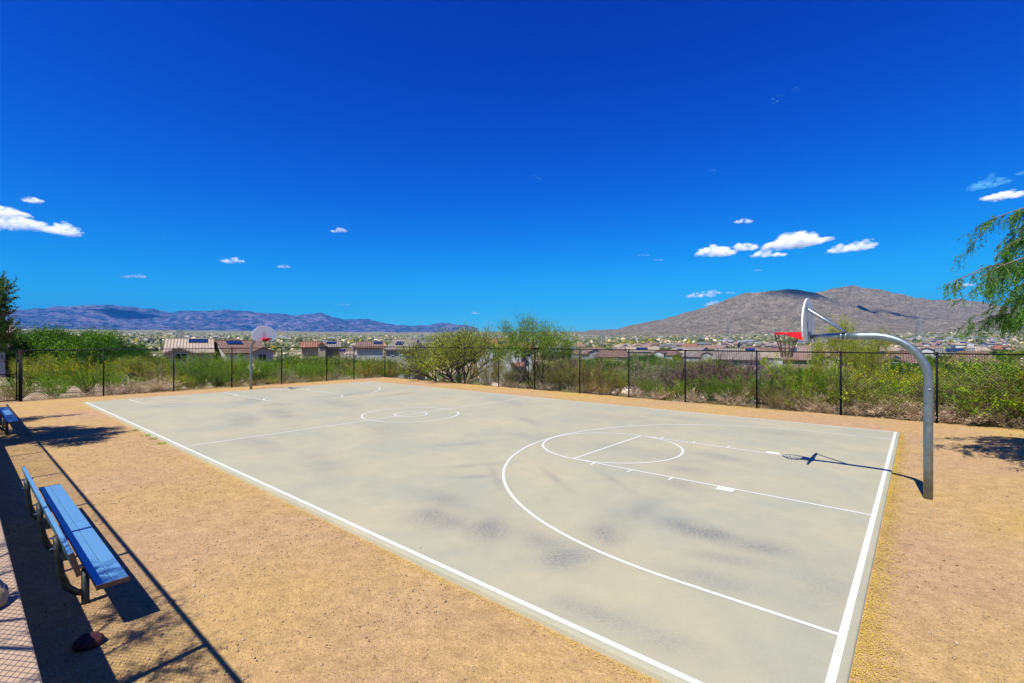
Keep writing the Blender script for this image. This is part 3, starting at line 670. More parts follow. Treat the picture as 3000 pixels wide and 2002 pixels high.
# pebbles, weeds and fallen petals
def scatter_quads(name, P, size, mat, lift=.003, tri=False):
    n = len(P); a = R.rand(n) * 6.28; s = size * (.6 + .8 * R.rand(n)); t = (R.rand(n, 3) - .5) * .8
    ux = np.stack([np.cos(a), np.sin(a), t[:, 0]], 1) * s[:, None]; uy = np.stack([-np.sin(a), np.cos(a), t[:, 1]], 1) * (s * .6)[:, None]
    C = P + [0, 0, lift]; V = np.stack([C - ux, C - uy, C + ux, C + uy], 1).reshape(-1, 3); Fc = np.arange(4 * n).reshape(n, 4)
    return mobj(name, np_mesh(name, V, Fc, mat))
def cpts(x, y, z):
    return np.stack([O0.x - EX.x * x + EY.x * y, O0.y - EX.y * x + EY.y * y, np.full_like(x, z)], 1)
n = 24000; y = R.rand(n) ** 1.1 * W; x = -.08 - np.abs(R.randn(n)) * (.09 + .06 * vnoise(y * .8, y * 0, 4)) * np.clip(1.3 - y / W * .7, .5, 1.3)
x2 = R.rand(2600) * 9 - 1; y2 = -.1 - np.abs(R.randn(2600)) * .07
x3 = R.rand(5500) * 10 - 1.5; y3 = -R.rand(5500) * 3.4; k = vnoise(x3 * .8, y3 * .8, 11) > .52; x3, y3 = x3[k], y3[k]
x4 = -R.rand(3500) * 4; y4 = R.rand(3500) * 12
P = np.concatenate([cpts(x, y, GZ + .012), cpts(x2, y2, GZ + .012), cpts(x3, y3, GZ + .014), cpts(x4, y4, GZ + .014)])
tag(scatter_quads('fallen_petals', P, .0062, M['petal']), 'yellow fallen petals drifted against the court edge', kind='stuff')
def pebbles():
    base = np.array([(1,0,0),(0,1,0),(-1,0,0),(0,-1,0),(0,0,.75),(0,0,-.75)]); fc = np.array([(0,1,4),(1,2,4),(2,3,4),(3,0,4),(1,0,5),(2,1,5),(3,2,5),(0,3,5)])
    n = 30000; x = R.rand(n) ** 1.3 * 26 - 5; y = np.where(R.rand(n) < .6, -3.55 + R.rand(n) * 3.4, R.rand(n) * 16); x = np.where(y > -.12, -.15 - R.rand(n) ** 1.2 * 5, x)
    x = np.concatenate([x, R.rand(5000) * 40 - 8]); y = np.concatenate([y, W + .1 + R.rand(5000) * 3.2]); n = len(x)
    C = cpts(x, y, GZ + .006); s = .005 + .010 * R.rand(n) ** 6; sz = s[:, None] * (.6 + .8 * R.rand(n, 3)); a = R.rand(n) * 6.28
    V = base[None] * sz[:, None, :]; V = V + R.randn(n, 6, 3) * (s * .18)[:, None, None]; ca, sa = np.cos(a)[:, None], np.sin(a)[:, None]
    X = V[..., 0] * ca - V[..., 1] * sa; Y = V[..., 0] * sa + V[..., 1] * ca
    V = np.stack([X, Y, V[..., 2]], -1) + C[:, None, :]; Fc = (fc[None] + 6 * np.arange(n)[:, None, None]).reshape(-1, 3)
    m, nn_, l, p_ = newmat('pebble_stone'); p_.inputs['Roughness'].default_value = .9; g = nn_.new('ShaderNodeNewGeometry'); r = nn_.new('ShaderNodeValToRGB'); l.new(g.outputs['Random Per Island'], r.inputs[0])
    e = r.color_ramp.elements; e[0].color = rgb((.17, .10, .07)); e[1].color = rgb((.50, .44, .36)); x_ = e.new(.2); x_.color = rgb((.34, .23, .12)); x_ = e.new(.8); x_.color = rgb((.40, .29, .17)); l.new(r.outputs[0], p_.inputs['Base Color'])
    tag(mobj('pebbles', np_mesh('pebbles', V.reshape(-1, 3), Fc, m)), 'loose pebbles over the gravel', kind='stuff')
pebbles()

# ------------------------------------------------------------------ foliage builders
def leaf_mesh(name, C, D, ln, wd, mats, fmat=None, fold=.0):
    """one small quad per leaf: centre C, direction D"""
    n = len(C); D = D / (np.linalg.norm(D, axis=1)[:, None] + 1e-9); rv = R.randn(n, 3); S = np.cross(D, rv); S /= (np.linalg.norm(S, axis=1)[:, None] + 1e-9)
    ln = np.broadcast_to(ln, (n,)) * (.7 + .6 * R.rand(n)); wd = np.broadcast_to(wd, (n,)) * (.7 + .6 * R.rand(n))
    a = D * ln[:, None] / 2; b = S * wd[:, None] / 2
    V = np.stack([C - a, C - a * .1 - b, C + a, C - a * .1 + b], 1).reshape(-1, 3)
    return np_mesh(name, V, np.arange(4 * n).reshape(n, 4), mats, fmat=fmat)
def interp_path(P, t):
    """P: (k,3) path, t in 0..1 array -> points, tangents"""
    k = len(P) - 1; f = np.clip(t, 0, .9999) * k; i = f.astype(int); w = (f - i)[:, None]
    return P[i] * (1 - w) + P[i + 1] * w, P[i + 1] - P[i]
def stem_path(base, az, tilt, ln, curve=.3, wob=.06, k=5):
    p = np.array(base, float); out = [p.copy()]; d = np.array([math.sin(tilt) * math.cos(az), math.sin(tilt) * math.sin(az), math.cos(tilt)])
    for i in range(k):
        d = d + R.randn(3) * wob + np.array([math.cos(az), math.sin(az), 0]) * curve / k - np.array([0, 0, 0]) ; d /= np.linalg.norm(d)
        p = p + d * ln / k; out.append(p.copy())
    return np.array(out)
def shrub_meshes(kind):
    """returns (leaf mesh, stem mesh) for a plant one metre tall"""
    K = dict(   # stems, max tilt, curve, stem r, twigs per stem, twig len, leaves, leaf len, wid, leaf start, leaf mats, stem mat
        creosote=(34, .75, .25, .006, 9, .22, 5200, .028, .012, .25, ['l_olive'], 'twig'),
        creosote_tall=(26, .42, .3, .005, 10, .16, 5000, .022, .010, .3, ['l_olive', 'l_green'], 'greentwig'),
        green=(60, .62, .1, .004, 8, .13, 6500, .030, .009, .08, ['l_green'], 'greentwig'),
        greengold=(46, .7, .15, .004, 8, .15, 5500, .030, .011, .1, ['l_green', 'l_olive', 'l_straw'], 'greentwig'),
        grey=(36, .95, .2, .006, 9, .2, 4200, .034, .014, .15, ['l_grey'], 'twig'),
        dry=(44, 1.15, .2, .005, 6, .24, 5200, .038, .018, .3, ['l_dry'], 'twig'),
        dead=(24, .8, .3, .009, 16, .24, 1700, .030, .012, .35, ['l_dead'], 'deadtwig'),
        yellow=(34, .8, .2, .006, 9, .2, 5600, .032, .018, .25, ['l_yellow', 'l_yellow', 'l_green'], 'greentwig'),
        straw=(150, .75, .5, .003, 0, 0, 1500, .09, .006, .25, ['l_straw'], 'twig'),
        arch=(40, .95, .8, .006, 9, .2, 6000, .03, .011, .2, ['l_olive', 'l_green'], 'greentwig'))[kind]
    ns, tilt, curve, sr, tw, tl, nl, ll, lw, ls, lm, sm = K
    paths = []; st = MB()
    for i in range(ns):
        az = 6.283 * i / ns + R.rand() * .5; t = tilt * math.sqrt(R.rand()) ; ln = (.72 + .4 * R.rand()) * (1 if t < .5 else 1 - .18 * (t - .5))
        P = stem_path(((R.rand() - .5) * .1, (R.rand() - .5) * .1, -.03), az, t, ln, curve, .1)
        paths.append((P, ls)); st.tube(P, [sr, sr * .9, sr * .8, sr * .6, sr * .45, sr * .3], 3, cap=False)
        for j in range(tw):
            f = .3 + .65 * R.rand(); q, d = interp_path(P, np.array([f])); d = d[0] / np.linalg.norm(d[0]) + R.randn(3) * .6; d[2] = abs(d[2]) * .8 + .1; d /= np.linalg.norm(d)
            l_ = tl * (.5 + R.rand()); T = np.array([q[0], q[0] + d * l_ * .5 + R.randn(3) * .01, q[0] + d * l_]); paths.append((T, .1)); st.tube(T, [sr * .4, sr * .3, sr * .2], 3, cap=False)
    w = np.array([np.linalg.norm(p[-1] - p[0]) for p, _ in paths]); cnt = np.maximum(1, (w / w.sum() * nl).astype(int))
    C = []; D = []
    for (P, s0), c in zip(paths, cnt):
        q, d = interp_path(P, s0 + (1 - s0) * R.rand(c) ** .8); C.append(q + R.randn(c, 3) * (.012 if kind != 'straw' else .004)); D.append(d / (np.linalg.norm(d, axis=1)[:, None]) + R.randn(c, 3) * (.6 if kind != 'straw' else .12))
    C = np.concatenate(C); D = np.concatenate(D)
    fm = None
    if len(lm) > 1: fm = np.minimum((vnoise(C[:, 0] * 3 + 5, C[:, 1] * 3 + C[:, 2] * 2, 5) * 1.3 * len(lm) - .15 * len(lm) + .3 * R.rand(len(C))).astype(int).clip(0), len(lm) - 1)
    if kind == 'yellow': fm = np.where(C[:, 2] + .12 * R.randn(len(C)) > .55, 0, 2)
    if kind == 'greengold': fm = np.where(C[:, 2] + .15 * R.randn(len(C)) > .45, 0, np.where(R.rand(len(C)) < .5, 1, 2))
    return leaf_mesh('foliage', C, D, ll, lw, [M[x] for x in lm], fm), st.me('stems', M[sm])
PROTO = {k: [shrub_meshes(k) for _ in range(2 if k in ('creosote', 'dry', 'green', 'creosote_tall', 'arch', 'straw') else 1)] for k in
         ('creosote', 'creosote_tall', 'green', 'greengold', 'grey', 'dry', 'dead', 'yellow', 'straw', 'arch')}
def grow_tree(h, spread, levels=4, nb=4, r0=.09, up=.35, mats='bark', first=None, trunk=.18, jit=.35):
    """limb skeleton: returns stem MB, list of terminal paths"""
    st = MB(); tips = []
    def rec(p, d, ln, r, lv):
        k = 4; P = [p.copy()]
        for i in range(k):
            d = d + R.randn(3) * .13 + np.array([0, 0, .05]); d = d / np.linalg.norm(d); p = p + d * ln / k * np.array([spread, spread, 1]); P.append(p.copy())
        P = np.array(P); st.tube(P, list(np.linspace(r, r * .6, k + 1)), 5 if lv > 1 else 3, cap=False)
        if lv <= 1: tips.append(P)
        if lv == 0: return
        for j in range(nb if lv > 1 else 3):
            f = .45 + .55 * (j + 1) / nb if nb else 1; q, t = interp_path(P, np.array([min(f, .99)])); az = R.rand() * 6.283
            dd = t[0] / np.linalg.norm(t[0]) + np.array([math.cos(az), math.sin(az), up]) * (jit + .35 * R.rand()) * 1.5; dd /= np.linalg.norm(dd)
            rec(q[0], dd, ln * (.62 + .2 * R.rand()), r * .58, lv - 1)
    base = np.array([0, 0, -.1])
    n0 = first or 4
    for i in range(n0):
        az = 6.283 * i / n0 + R.rand() * .6; t = .45 + .45 * R.rand(); rec(base + [.05 * math.cos(az), .05 * math.sin(az), 0], np.array([math.sin(t) * math.cos(az), math.sin(t) * math.sin(az), math.cos(t)]), h * .36, r0, levels)
    return st, tips
def tree_meshes(h, spread, levels, nb, leaves, ll, lw, lm, sm, r0=.09, first=4, jitter=.12, up=.35):
    st, tips = grow_tree(h, spread, levels, nb, r0, up, first=first)
    zmax = max(t[:, 2].max() for t in tips); s = h / zmax
    w = np.array([np.linalg.norm(t[-1] - t[0]) for t in tips]); cnt = np.maximum(1, (w / w.sum() * leaves).astype(int)); C = []; D = []
    for t, c in zip(tips, cnt):
        q, d = interp_path(t, .15 + .85 * R.rand(c)); C.append(q + R.randn(c, 3) * jitter); D.append(d / np.linalg.norm(d, axis=1)[:, None] + R.randn(c, 3) * .8)
    C = np.concatenate(C) * s; D = np.concatenate(D); st.v = [(a * s, b * s, c * s) for a, b, c in st.v]
    fm = R.randint(0, len(lm), len(C)) if len(lm) > 1 else None
    return leaf_mesh('crown', C, D, ll, lw, [M[x] for x in lm], fm), st.me('trunk', M[sm])

# ------------------------------------------------------------------ placing plants
def ray_far(px, d):     # point seen at column px on the line d metres beyond the far sideline fence
    a = (px - 1500) / F; Y = (FY + d + O0.dot(EY)) / (a * EY.x + EY.y); return a * Y, Y
def ray_left(px, d):    # ... beyond the fence behind the far left hoop
    a = (px - 1500) / F; Y = (-(FX + d) + O0.dot(EX)) / (a * EX.x + EX.y); return a * Y, Y
POSTS = [(60, 'the gate'), (304, 'post'), (508, 'post'), (679, 'post'), (825, 'post'), (957, 'post'), (1040, 'post'), (1128, 'corner'), (1201, ''), (1275, ''), (1360, ''), (1460, ''), (1568, ''), (1698, ''), (1842, ''), (2007, ''), (2217, ''), (2464, ''), (2743, ''), (3050, '')]
ORD = ['', 'first', 'second', 'third', 'fourth', 'fifth', 'sixth', 'seventh', 'eighth', 'ninth', 'tenth', 'eleventh', 'twelfth']
def where(px):
    """which fence bay a column of the photograph falls in, counted from the corner post"""
    xs = [p[0] for p in POSTS]
    if px < 60: return 'through the gate'
    i = max(k for k in range(len(xs)) if xs[k] <= px)
    if i >= 7: return 'in the %s fence bay right of corner' % ORD[min(i - 6, 12)]
    return 'in the %s fence bay left of corner' % ORD[7 - i]
PEND = []       # things whose label is finished once its look-alikes are known
def later(o, look, px, cat, group): PEND.append([o, look, px, cat, group])
def finish_labels():
    by = {}
    for r in PEND: by.setdefault((r[1], where(r[2])), []).append(r)
    for (look, wh), rs in by.items():
        rs.sort(key=lambda r: r[2])
        n = len(rs)
        for i, r in enumerate(rs):
            if n == 1: lab = look + ' ' + wh
            else:
                o_ = ['leftmost', 'second', 'third', 'fourth', 'fifth', 'sixth', 'seventh', 'eighth', 'ninth', 'tenth', 'eleventh', 'twelfth', 'thirteenth', 'fourteenth', 'fifteenth', 'sixteenth', 'seventeenth', 'eighteenth'][min(i, 17)]
                if i == n - 1: o_ = 'rightmost'
                lab = o_ + ' ' + look + ' ' + wh
            tag(r[0], lab, r[3], r[4])
def plant(name, meshes, x, y, h, rz, look, px, cat, group, wscale=1.0, dz=-.02, names=('foliage', 'stems')):
    t = empty(name, (x, y, tz(x, y) + dz), rz); t.scale = (h * wscale, h * wscale, h)
    mobj(names[0], meshes[0], t); mobj(names[1], meshes[1], t)
    later(t, look, px, cat, group); return t
LOOK = dict(creosote=('creosote_bush', 'olive creosote bush', 'shrub'), creosote_tall=('creosote_bush', 'tall upright olive creosote bush', 'shrub'), green=('desert_broom', 'vivid green feathery bush', 'shrub'),
            greengold=('desert_broom', 'green bush with golden base', 'shrub'), grey=('desert_shrub', 'pale grey-green shrub', 'shrub'), dry=('dry_shrub', 'low dry tan shrub', 'shrub'), dead=('dead_shrub', 'purplish brown dead shrub', 'shrub'),
            yellow=('flowering_shrub', 'yellow flowering shrub', 'shrub'), straw=('grass_tuft', 'straw coloured grass tuft', 'grass tuft'), arch=('desert_shrub', 'arching green and olive shrub', 'shrub'))
def bush(side, kind, px, d, h, w=1.0):
    if side == 'F' and kind in ('creosote', 'creosote_tall', 'grey', 'dead', 'arch', 'greengold'): h *= 1.13
    x, y = (ray_far if side == 'F' else ray_left)(px, d); pr = PROTO[kind]; nm, look, cat = LOOK[kind]
    plant(nm, pr[rnd.randrange(len(pr))], x, y, h, rnd.random() * 6.28, look, px, cat, 'desert shrubs beyond the fence', w)
    return
# far sideline (F) and far-left (L): kind, column in the photo, metres behind the fence, height, width factor
BUSH_L = [('green', 55, 2.5, 1.3, 1.2), ('creosote', 20, 1.6, 1.2, 1.2), ('green', 160, 2.4, 1.15, 1.5), ('creosote_tall', 262, 1.2, 2.3, 1.15), ('yellow', 180, 9, 2.4, 1.1), ('yellow', 255, 7.5, 2.3, 0.8), ('yellow', 322, 6, 2.0, 0.7), ('greengold', 375, 2.2, 1.1, 1.3), ('dry', 335, 1.0, 0.8, 1.3), ('dry', 395, 0.9, 0.95, 1.3), ('dry', 440, 1.0, 0.9, 1.4), ('dry', 480, 1.2, 1.0, 1.2), ('creosote', 455, 3.0, 1.7, 1.1), ('grey', 500, 4.5, 1.6, 1.2), ('yellow', 522, 1.6, 1.1, 0.8), ('greengold', 552, 1.4, 1.0, 0.8), ('green', 590, 3.2, 2.3, 1.2), ('green', 560, 5.0, 2.3, 1.2), ('green', 640, 4.0, 2.6, 1.3), ('creosote_tall', 665, 1.6, 1.75, 1.2), ('green', 700, 3.0, 2.1, 1.3), ('green', 745, 3.2, 2.2, 1.3), ('green', 780, 3.6, 2.0, 1.3), ('straw', 545, 0.6, 0.6, 1.2), ('straw', 600, 0.6, 0.65, 1.3), ('straw', 710, 0.7, 0.9, 1.3), ('straw', 750, 0.7, 0.8, 1.3), ('straw', 690, 0.8, 0.75, 1.2), ('greengold', 800, 1.4, 0.8, 1.2), ('grey', 830, 2.2, 1.5, 0.9), ('straw', 830, 0.7, 0.7, 1.3), ('green', 860, 4.5, 2.1, 1.2), ('yellow', 850, 3.0, 1.3, 0.9), ('green', 905, 3.5, 2.2, 1.1), ('greengold', 880, 6, 2.2, 1.2), ('dry', 880, 0.8, 0.7, 1.2), ('straw', 910, 0.7, 0.9, 1.2), ('straw', 945, 0.7, 0.8, 1.2), ('green', 960, 2.8, 1.8, 0.9), ('grey', 980, 1.6, 1.2, 0.9), ('dry', 1010, 0.8, 0.6, 1.2), ('creosote', 1075, 1.4, 2.0, 1.1), ('greengold', 1092, 2.5, 2.1, 0.9), ('green', 1045, 4.5, 2.2, 1.0), ('dry', 1050, 0.7, 0.6, 1.3), ('dry', 1100, 0.7, 0.6, 1.3), ('green', 1118, 1.6, 1.4, 0.9), ('dry', 230, 0.7, 0.55, 1.3), ('dry', 120, 0.8, 0.5, 1.4), ('dry', 170, 0.7, 0.5, 1.4), ('dry', 270, 0.6, 0.6, 1.2)]
BUSH_F = [('creosote', 1150, 1.6, 1.9, 0.9), ('green', 1190, 1.2, 1.2, 0.9), ('creosote', 1222, 1.6, 1.8, 0.9), ('green', 1345, 1.2, 0.9, 1.1), ('straw', 1375, 0.7, 0.7, 1.2), ('creosote', 1430, 1.4, 1.9, 0.9), ('dead', 1512, 2.0, 1.15, 1.2), ('creosote', 1490, 1.3, 1.6, 0.9), ('straw', 1478, 0.7, 0.8, 1.2), ('straw', 1550, 0.7, 0.6, 1.2), ('dry', 1600, 0.8, 0.66, 1.3), ('greengold', 1640, 1.6, 1.2, 0.8), ('grey', 1590, 3.0, 1.4, 0.9), ('creosote', 1665, 1.4, 1.9, 0.9), ('creosote', 1625, 3.2, 2.1, 1.0), ('creosote', 1722, 1.3, 2.1, 0.8), ('dead', 1735, 3.4, 2.2, 1.0), ('creosote', 1780, 1.2, 1.7, 0.9), ('straw', 1765, 0.7, 1.0, 1.2), ('straw', 1720, 0.8, 0.9, 1.2), ('greengold', 1812, 1.2, 1.5, 0.9), ('grey', 1870, 2.8, 2.1, 0.9), ('grey', 1905, 3.6, 2.1, 1.0), ('green', 1905, 1.1, 1.15, 1.1), ('dead', 1990, 2.2, 1.9, 0.9), ('grey', 1955, 2.4, 1.8, 0.9), ('dead', 2035, 3.0, 2.2, 1.0), ('greengold', 1950, 0.9, 0.75, 1.2), ('green', 2000, 1.3, 1.2, 0.9), ('dead', 2085, 2.6, 2.3, 0.9), ('dead', 2150, 3.4, 2.4, 1.0), ('green', 2080, 1.3, 1.45, 1.0), ('green', 2130, 1.2, 1.4, 1.0), ('greengold', 2185, 1.3, 1.5, 0.9), ('dead', 2230, 2.4, 2.1, 0.9), ('dry', 2030, 0.7, 0.66, 1.3), ('dry', 2150, 0.7, 0.8800000000000001, 1.2), ('greengold', 2255, 1.3, 1.5, 1.0), ('straw', 2270, 0.8, 1.2, 1.0), ('straw', 2315, 0.8, 1.0, 1.1), ('creosote_tall', 2345, 1.6, 2.45, 1.0), ('arch', 2370, 1.2, 1.6, 0.8), ('grey', 2330, 0.9, 0.8, 1.0), ('creosote_tall', 2440, 1.6, 2.2, 0.9), ('dry', 2420, 0.7, 0.8800000000000001, 1.1), ('creosote', 2480, 1.2, 1.7, 0.9), ('arch', 2510, 1.8, 2.1, 1.0), ('green', 2545, 1.2, 1.2, 0.9), ('yellow', 2625, 5, 2.2, 1.2), ('yellow', 2690, 5.2, 2.2, 1.1), ('dead', 2650, 3.0, 1.5, 1.2), ('straw', 2590, 1.0, 1.2, 1.2), ('straw', 2640, 1.2, 1.1, 1.3), ('straw', 2680, 1.0, 1.0, 1.3), ('dry', 2560, 0.8, 0.8800000000000001, 1.2), ('dry', 2620, 0.7, 0.77, 1.3), ('dry', 2680, 0.7, 0.77, 1.3), ('creosote', 2770, 1.6, 1.6, 0.9), ('grey', 2800, 2.6, 1.7, 1.0), ('arch', 2850, 2.2, 2.2, 1.0), ('arch', 2925, 2.0, 2.3, 1.1), ('arch', 2990, 1.6, 2.4, 1.1), ('creosote_tall', 2890, 3.4, 2.6, 1.1), ('dry', 2780, 0.7, 0.8800000000000001, 1.2), ('dry', 2830, 0.7, 0.8800000000000001, 1.2), ('dry', 2890, 0.8, 0.8800000000000001, 1.2), ('dead', 2940, 1.1, 1.0, 1.3), ('dead', 2880, 1.6, 1.3, 1.1), ('dry', 2960, 0.7, 0.77, 1.2), ('creosote', 3060, 1.6, 2.2, 1.1), ('arch', 3120, 2.4, 2.6, 1.2), ('creosote', 3220, 1.6, 2.2, 1.2), ('dry', 1220, 0.7, 0.55, 1.3), ('dry', 1300, 0.7, 0.55, 1.3), ('dry', 1420, 0.7, 0.55, 1.3), ('dry', 1500, 0.7, 0.55, 1.3), ('dry', 1690, 0.7, 0.6050000000000001, 1.2), ('dry', 1860, 0.7, 0.66, 1.2), ('dry', 1930, 0.7, 0.66, 1.2), ('dry', 2370, 0.7, 0.77, 1.2), ('dry', 2500, 0.7, 0.77, 1.2), ('dry', 2740, 0.7, 0.77, 1.2)]
for b in BUSH_L: bush('L', *b)
for b in BUSH_F: bush('F', *b)

# trees between the fence and the houses
mesq = tree_meshes(1, 1.35, 4, 5, 30000, .019, .007, ['l_mesq', 'l_mesq', 'l_green'], 'bark', r0=.018, first=7, jitter=.035)
airy = tree_meshes(1, 1.1, 4, 4, 14000, .020, .008, ['l_mesq', 'l_mesq', 'l_green'], 'bark', r0=.009, first=4, jitter=.03)
pverde = tree_meshes(1, .8, 4, 4, 9000, .024, .008, ['l_mesq', 'l_yellow', 'l_olive'], 'greentwig', r0=.010, first=4, jitter=.03, up=.7)
dense = [tree_meshes(1, 1.0, 4, 4, 30000, .034, .013, ['l_dark', 'l_dark', 'l_dark'], 'bark', r0=.02, first=6, jitter=.05) for _ in range(2)]
def tree(name, me, x, y, h, rz, look, px, w=1.0, cat='tree', group='trees beyond the fence'):
    return plant(name, me, x, y, h, rz, look, px, cat, group, w, names=('crown', 'trunk'))
def tree_at(name, me, px, Y, h, look, w=1.0, dz=0):
    x = (px - 1500) / F * Y; t = tree(name, me, x, Y, h, rnd.random() * 6.28, look, px, w); return t
x, y = ray_far(1345, 2.6); tree('mesquite_tree', mesq, x, y, 4.9, .4, 'broad dark-limbed mesquite tree', 1345, .8)
x, y = ray_far(1583, 1.8); tree('mesquite_tree', airy, x, y, 4.9, 2.0, 'thin airy tree with dark forked trunk', 1583, .85)
tree_at('palo_verde_tree', pverde, 2470, 27, 5.3, 'tall thin yellow-green palo verde', .5)
tree_at('palo_verde_tree', pverde, 2540, 28, 4.8, 'shorter yellow-green palo verde', .55)
tree_at('palo_verde_tree', pverde, 98, 36, 3.0, 'small yellow-green tree by block wall', .8)
# dark green trees at the left, in front of the mountains
for px, Y, h, w in [(90, 50, 6.3, .85), (60, 55, 6.0, .9), (215, 52, 6.3, 1.1), (265, 54, 6.2, .9), (345, 50, 4.9, 1.0), (400, 50, 3.6, 1.0), (150, 60, 5.6, .8), (305, 60, 5.6, .8)]:
    tree_at('evergreen_tree', dense[rnd.randrange(2)], px, Y, h, 'dense dark green tree', w)
for px, Y, h, w in [(430, 44, 2.9, 1.0), (600, 55, 3.0, 1.2), (690, 52, 3.2, 1.2), (880, 48, 3.6, 1.2), (930, 46, 3.9, 1.1), (860, 60, 4.3, 1.2), (1010, 50, 4.3, 1.0), (1060, 52, 4.4, 1.2), (1100, 46, 3.8, .9), (965, 62, 4.6, 1.1)]:
    tree_at('green_tree', mesq if rnd.random() < .6 else dense[0], px, Y, h, 'bright green tree before the houses', w)
for px, Y, h, w in [(1700, 60, 4.6, 1.2), (1760, 70, 5.0, 1.3), (1840, 62, 4.6, 1.2), (1900, 85, 5.2, 1.5), (1960, 78, 5.0, 1.4), (2040, 90, 5.2, 1.5), (2330, 60, 4.6, 1.0), (2570, 66, 4.6, .7), (2960, 48, 5.4, 1.2), (2900, 60, 5.0, 1.1), (1660, 80, 5.0, 1.3)]:
    tree_at('green_tree', dense[rnd.randrange(2)] if rnd.random() < .6 else mesq, px, Y, h, 'green tree down the slope', w)

# saguaro-like pale stick and cholla by the airy tree are read as part of the shrubs; the weeping tree on the right
def weeping_tree():
    base = Vector((14.2, 10.4, GZ)); t = empty('weeping_tree', base, 0); tag(t, 'weeping acacia tree whose drooping green branches enter at the right edge', 'tree')
    st = MB(); tips = []
    top = np.array([0.0, 0, 2.9]); st.tube([(0, 0, -.3), (.05, 0, .8), (-.05, .05, 1.7), top], [.15, .12, .1, .085], 10)
    limbs = []
    for i in range(78):
        # limbs fan out; most reach towards the yard
        az = math.pi + R.randn() * .55 if i < 46 else R.rand() * 6.283
        reach = 1.7 + R.rand() * 2.7; rise = .8 + R.rand() * 2.9; reach *= 1.0 if rise < 2.3 else .8
        P = []
        for j in range(9):
            f = j / 8; P.append(top + np.array([math.cos(az) * reach * f, math.sin(az) * reach * f * .75, rise * (math.sin(f * 2.2) / math.sin(1.57)) * .9 - .25 * f * f]) + R.randn(3) * .04 * f)
        P = np.array(P); limbs.append(P); st.tube(P, list(np.linspace(.035, .006, 9)), 5, cap=False)
    C = []; D = []; nsub = 0
    for P in limbs:
        for j in range(17):
            f = .3 + .7 * R.rand(); q, d = interp_path(P, np.array([f])); d = d[0] / np.linalg.norm(d[0]); az = R.rand() * 6.283
            d = d * .9 + np.array([math.cos(az), math.sin(az), .1]) * .7; d /= np.linalg.norm(d); ln = .35 + .45 * R.rand(); p = q[0].copy(); T = [p.copy()]
            for k in range(6):
                d = d + np.array([0, 0, -.13]); d /= np.linalg.norm(d); p = p + d * ln / 6; T.append(p.copy())
            T = np.array(T); st.tube(T, list(np.linspace(.008, .002, 7)), 3, cap=False)
            # hanging strands with paired leaflets
            for s in range(10):
                g, gd = interp_path(T, np.array([.15 + .85 * R.rand()])); dd = gd[0] / np.linalg.norm(gd[0]) * .5 + R.randn(3) * .35 + np.array([0, 0, -.35]); dd /= np.linalg.norm(dd)
                l2 = .16 + .24 * R.rand(); q0 = g[0]; S = np.array([q0, q0 + dd * l2 * .5, q0 + dd * l2 * .8 + np.array([0, 0, -l2 * .3])])
                c = 20; a, b = interp_path(S, R.rand(c)); C.append(a + R.randn(c, 3) * .012); D.append(b / np.linalg.norm(b, axis=1)[:, None] + R.randn(c, 3) * .45)
    C = np.concatenate(C); D = np.concatenate(D)
    mobj('crown', leaf_mesh('crown', C, D, .062, .013, M['l_weep']), t); st.build('trunk', M['greybark'], t, smooth=True)
weeping_tree()
def lobe_tree(name, label, base, trunk_top, lobes, leaves, ll, lw, lm, flowers=0, cluster=.22, fm='l_flower'):
    """lobes: (dx,dy,dz,r). Leaf sprays sit on many short twigs spread through each lobe"""
    t = empty(name, base, 0); tag(t, label, 'tree'); st = MB(); st.tube([(0, 0, -.3), (trunk_top[0] * .4, trunk_top[1] * .4, trunk_top[2] * .5), trunk_top], [.07, .055, .045], 8)
    C = []; D = []; FC = []
    tot = sum(l[3] ** 2 for l in lobes)
    for (dx, dy, dz, r) in lobes:
        c = np.array([dx, dy, dz]); st.tube([trunk_top, (np.array(trunk_top) + c) / 2 + [0, 0, .1], c], [.04, .025, .012], 5)
        n = int(leaves * r * r / tot / 26)
        for i in range(n):
            v = R.randn(3); v /= np.linalg.norm(v); q = c + v * r * (.35 + .65 * R.rand() ** .6); dd = v + [0, 0, .35] + R.randn(3) * .3; dd /= np.linalg.norm(dd)
            st.tube([q - dd * cluster, q + dd * cluster * .6], [.005, .002], 3, cap=False)
            k = 26; f = R.rand(k); a = q + dd * (f[:, None] - .5) * cluster * 1.5 + R.randn(k, 3) * .02; C.append(a); D.append(dd + R.randn(k, 3) * .55)
            if R.rand() < flowers: FC.append(q + dd * cluster + R.randn(14, 3) * .035)
    mobj('crown', leaf_mesh('crown', np.concatenate(C), np.concatenate(D), ll, lw, M[lm]), t); st.build('trunk', M['bark'], t)
    if FC: FC = np.concatenate(FC); mobj('blossom', leaf_mesh('blossom', FC, R.randn(len(FC), 3), .035, .03, M[fm]), t)
    return t
bx = CW(19.5, -4.75, WALL_T - .1)
def L3(du, dv, z, r): v = EX * (-du) + EY * dv; return (v.x, v.y, z, r)
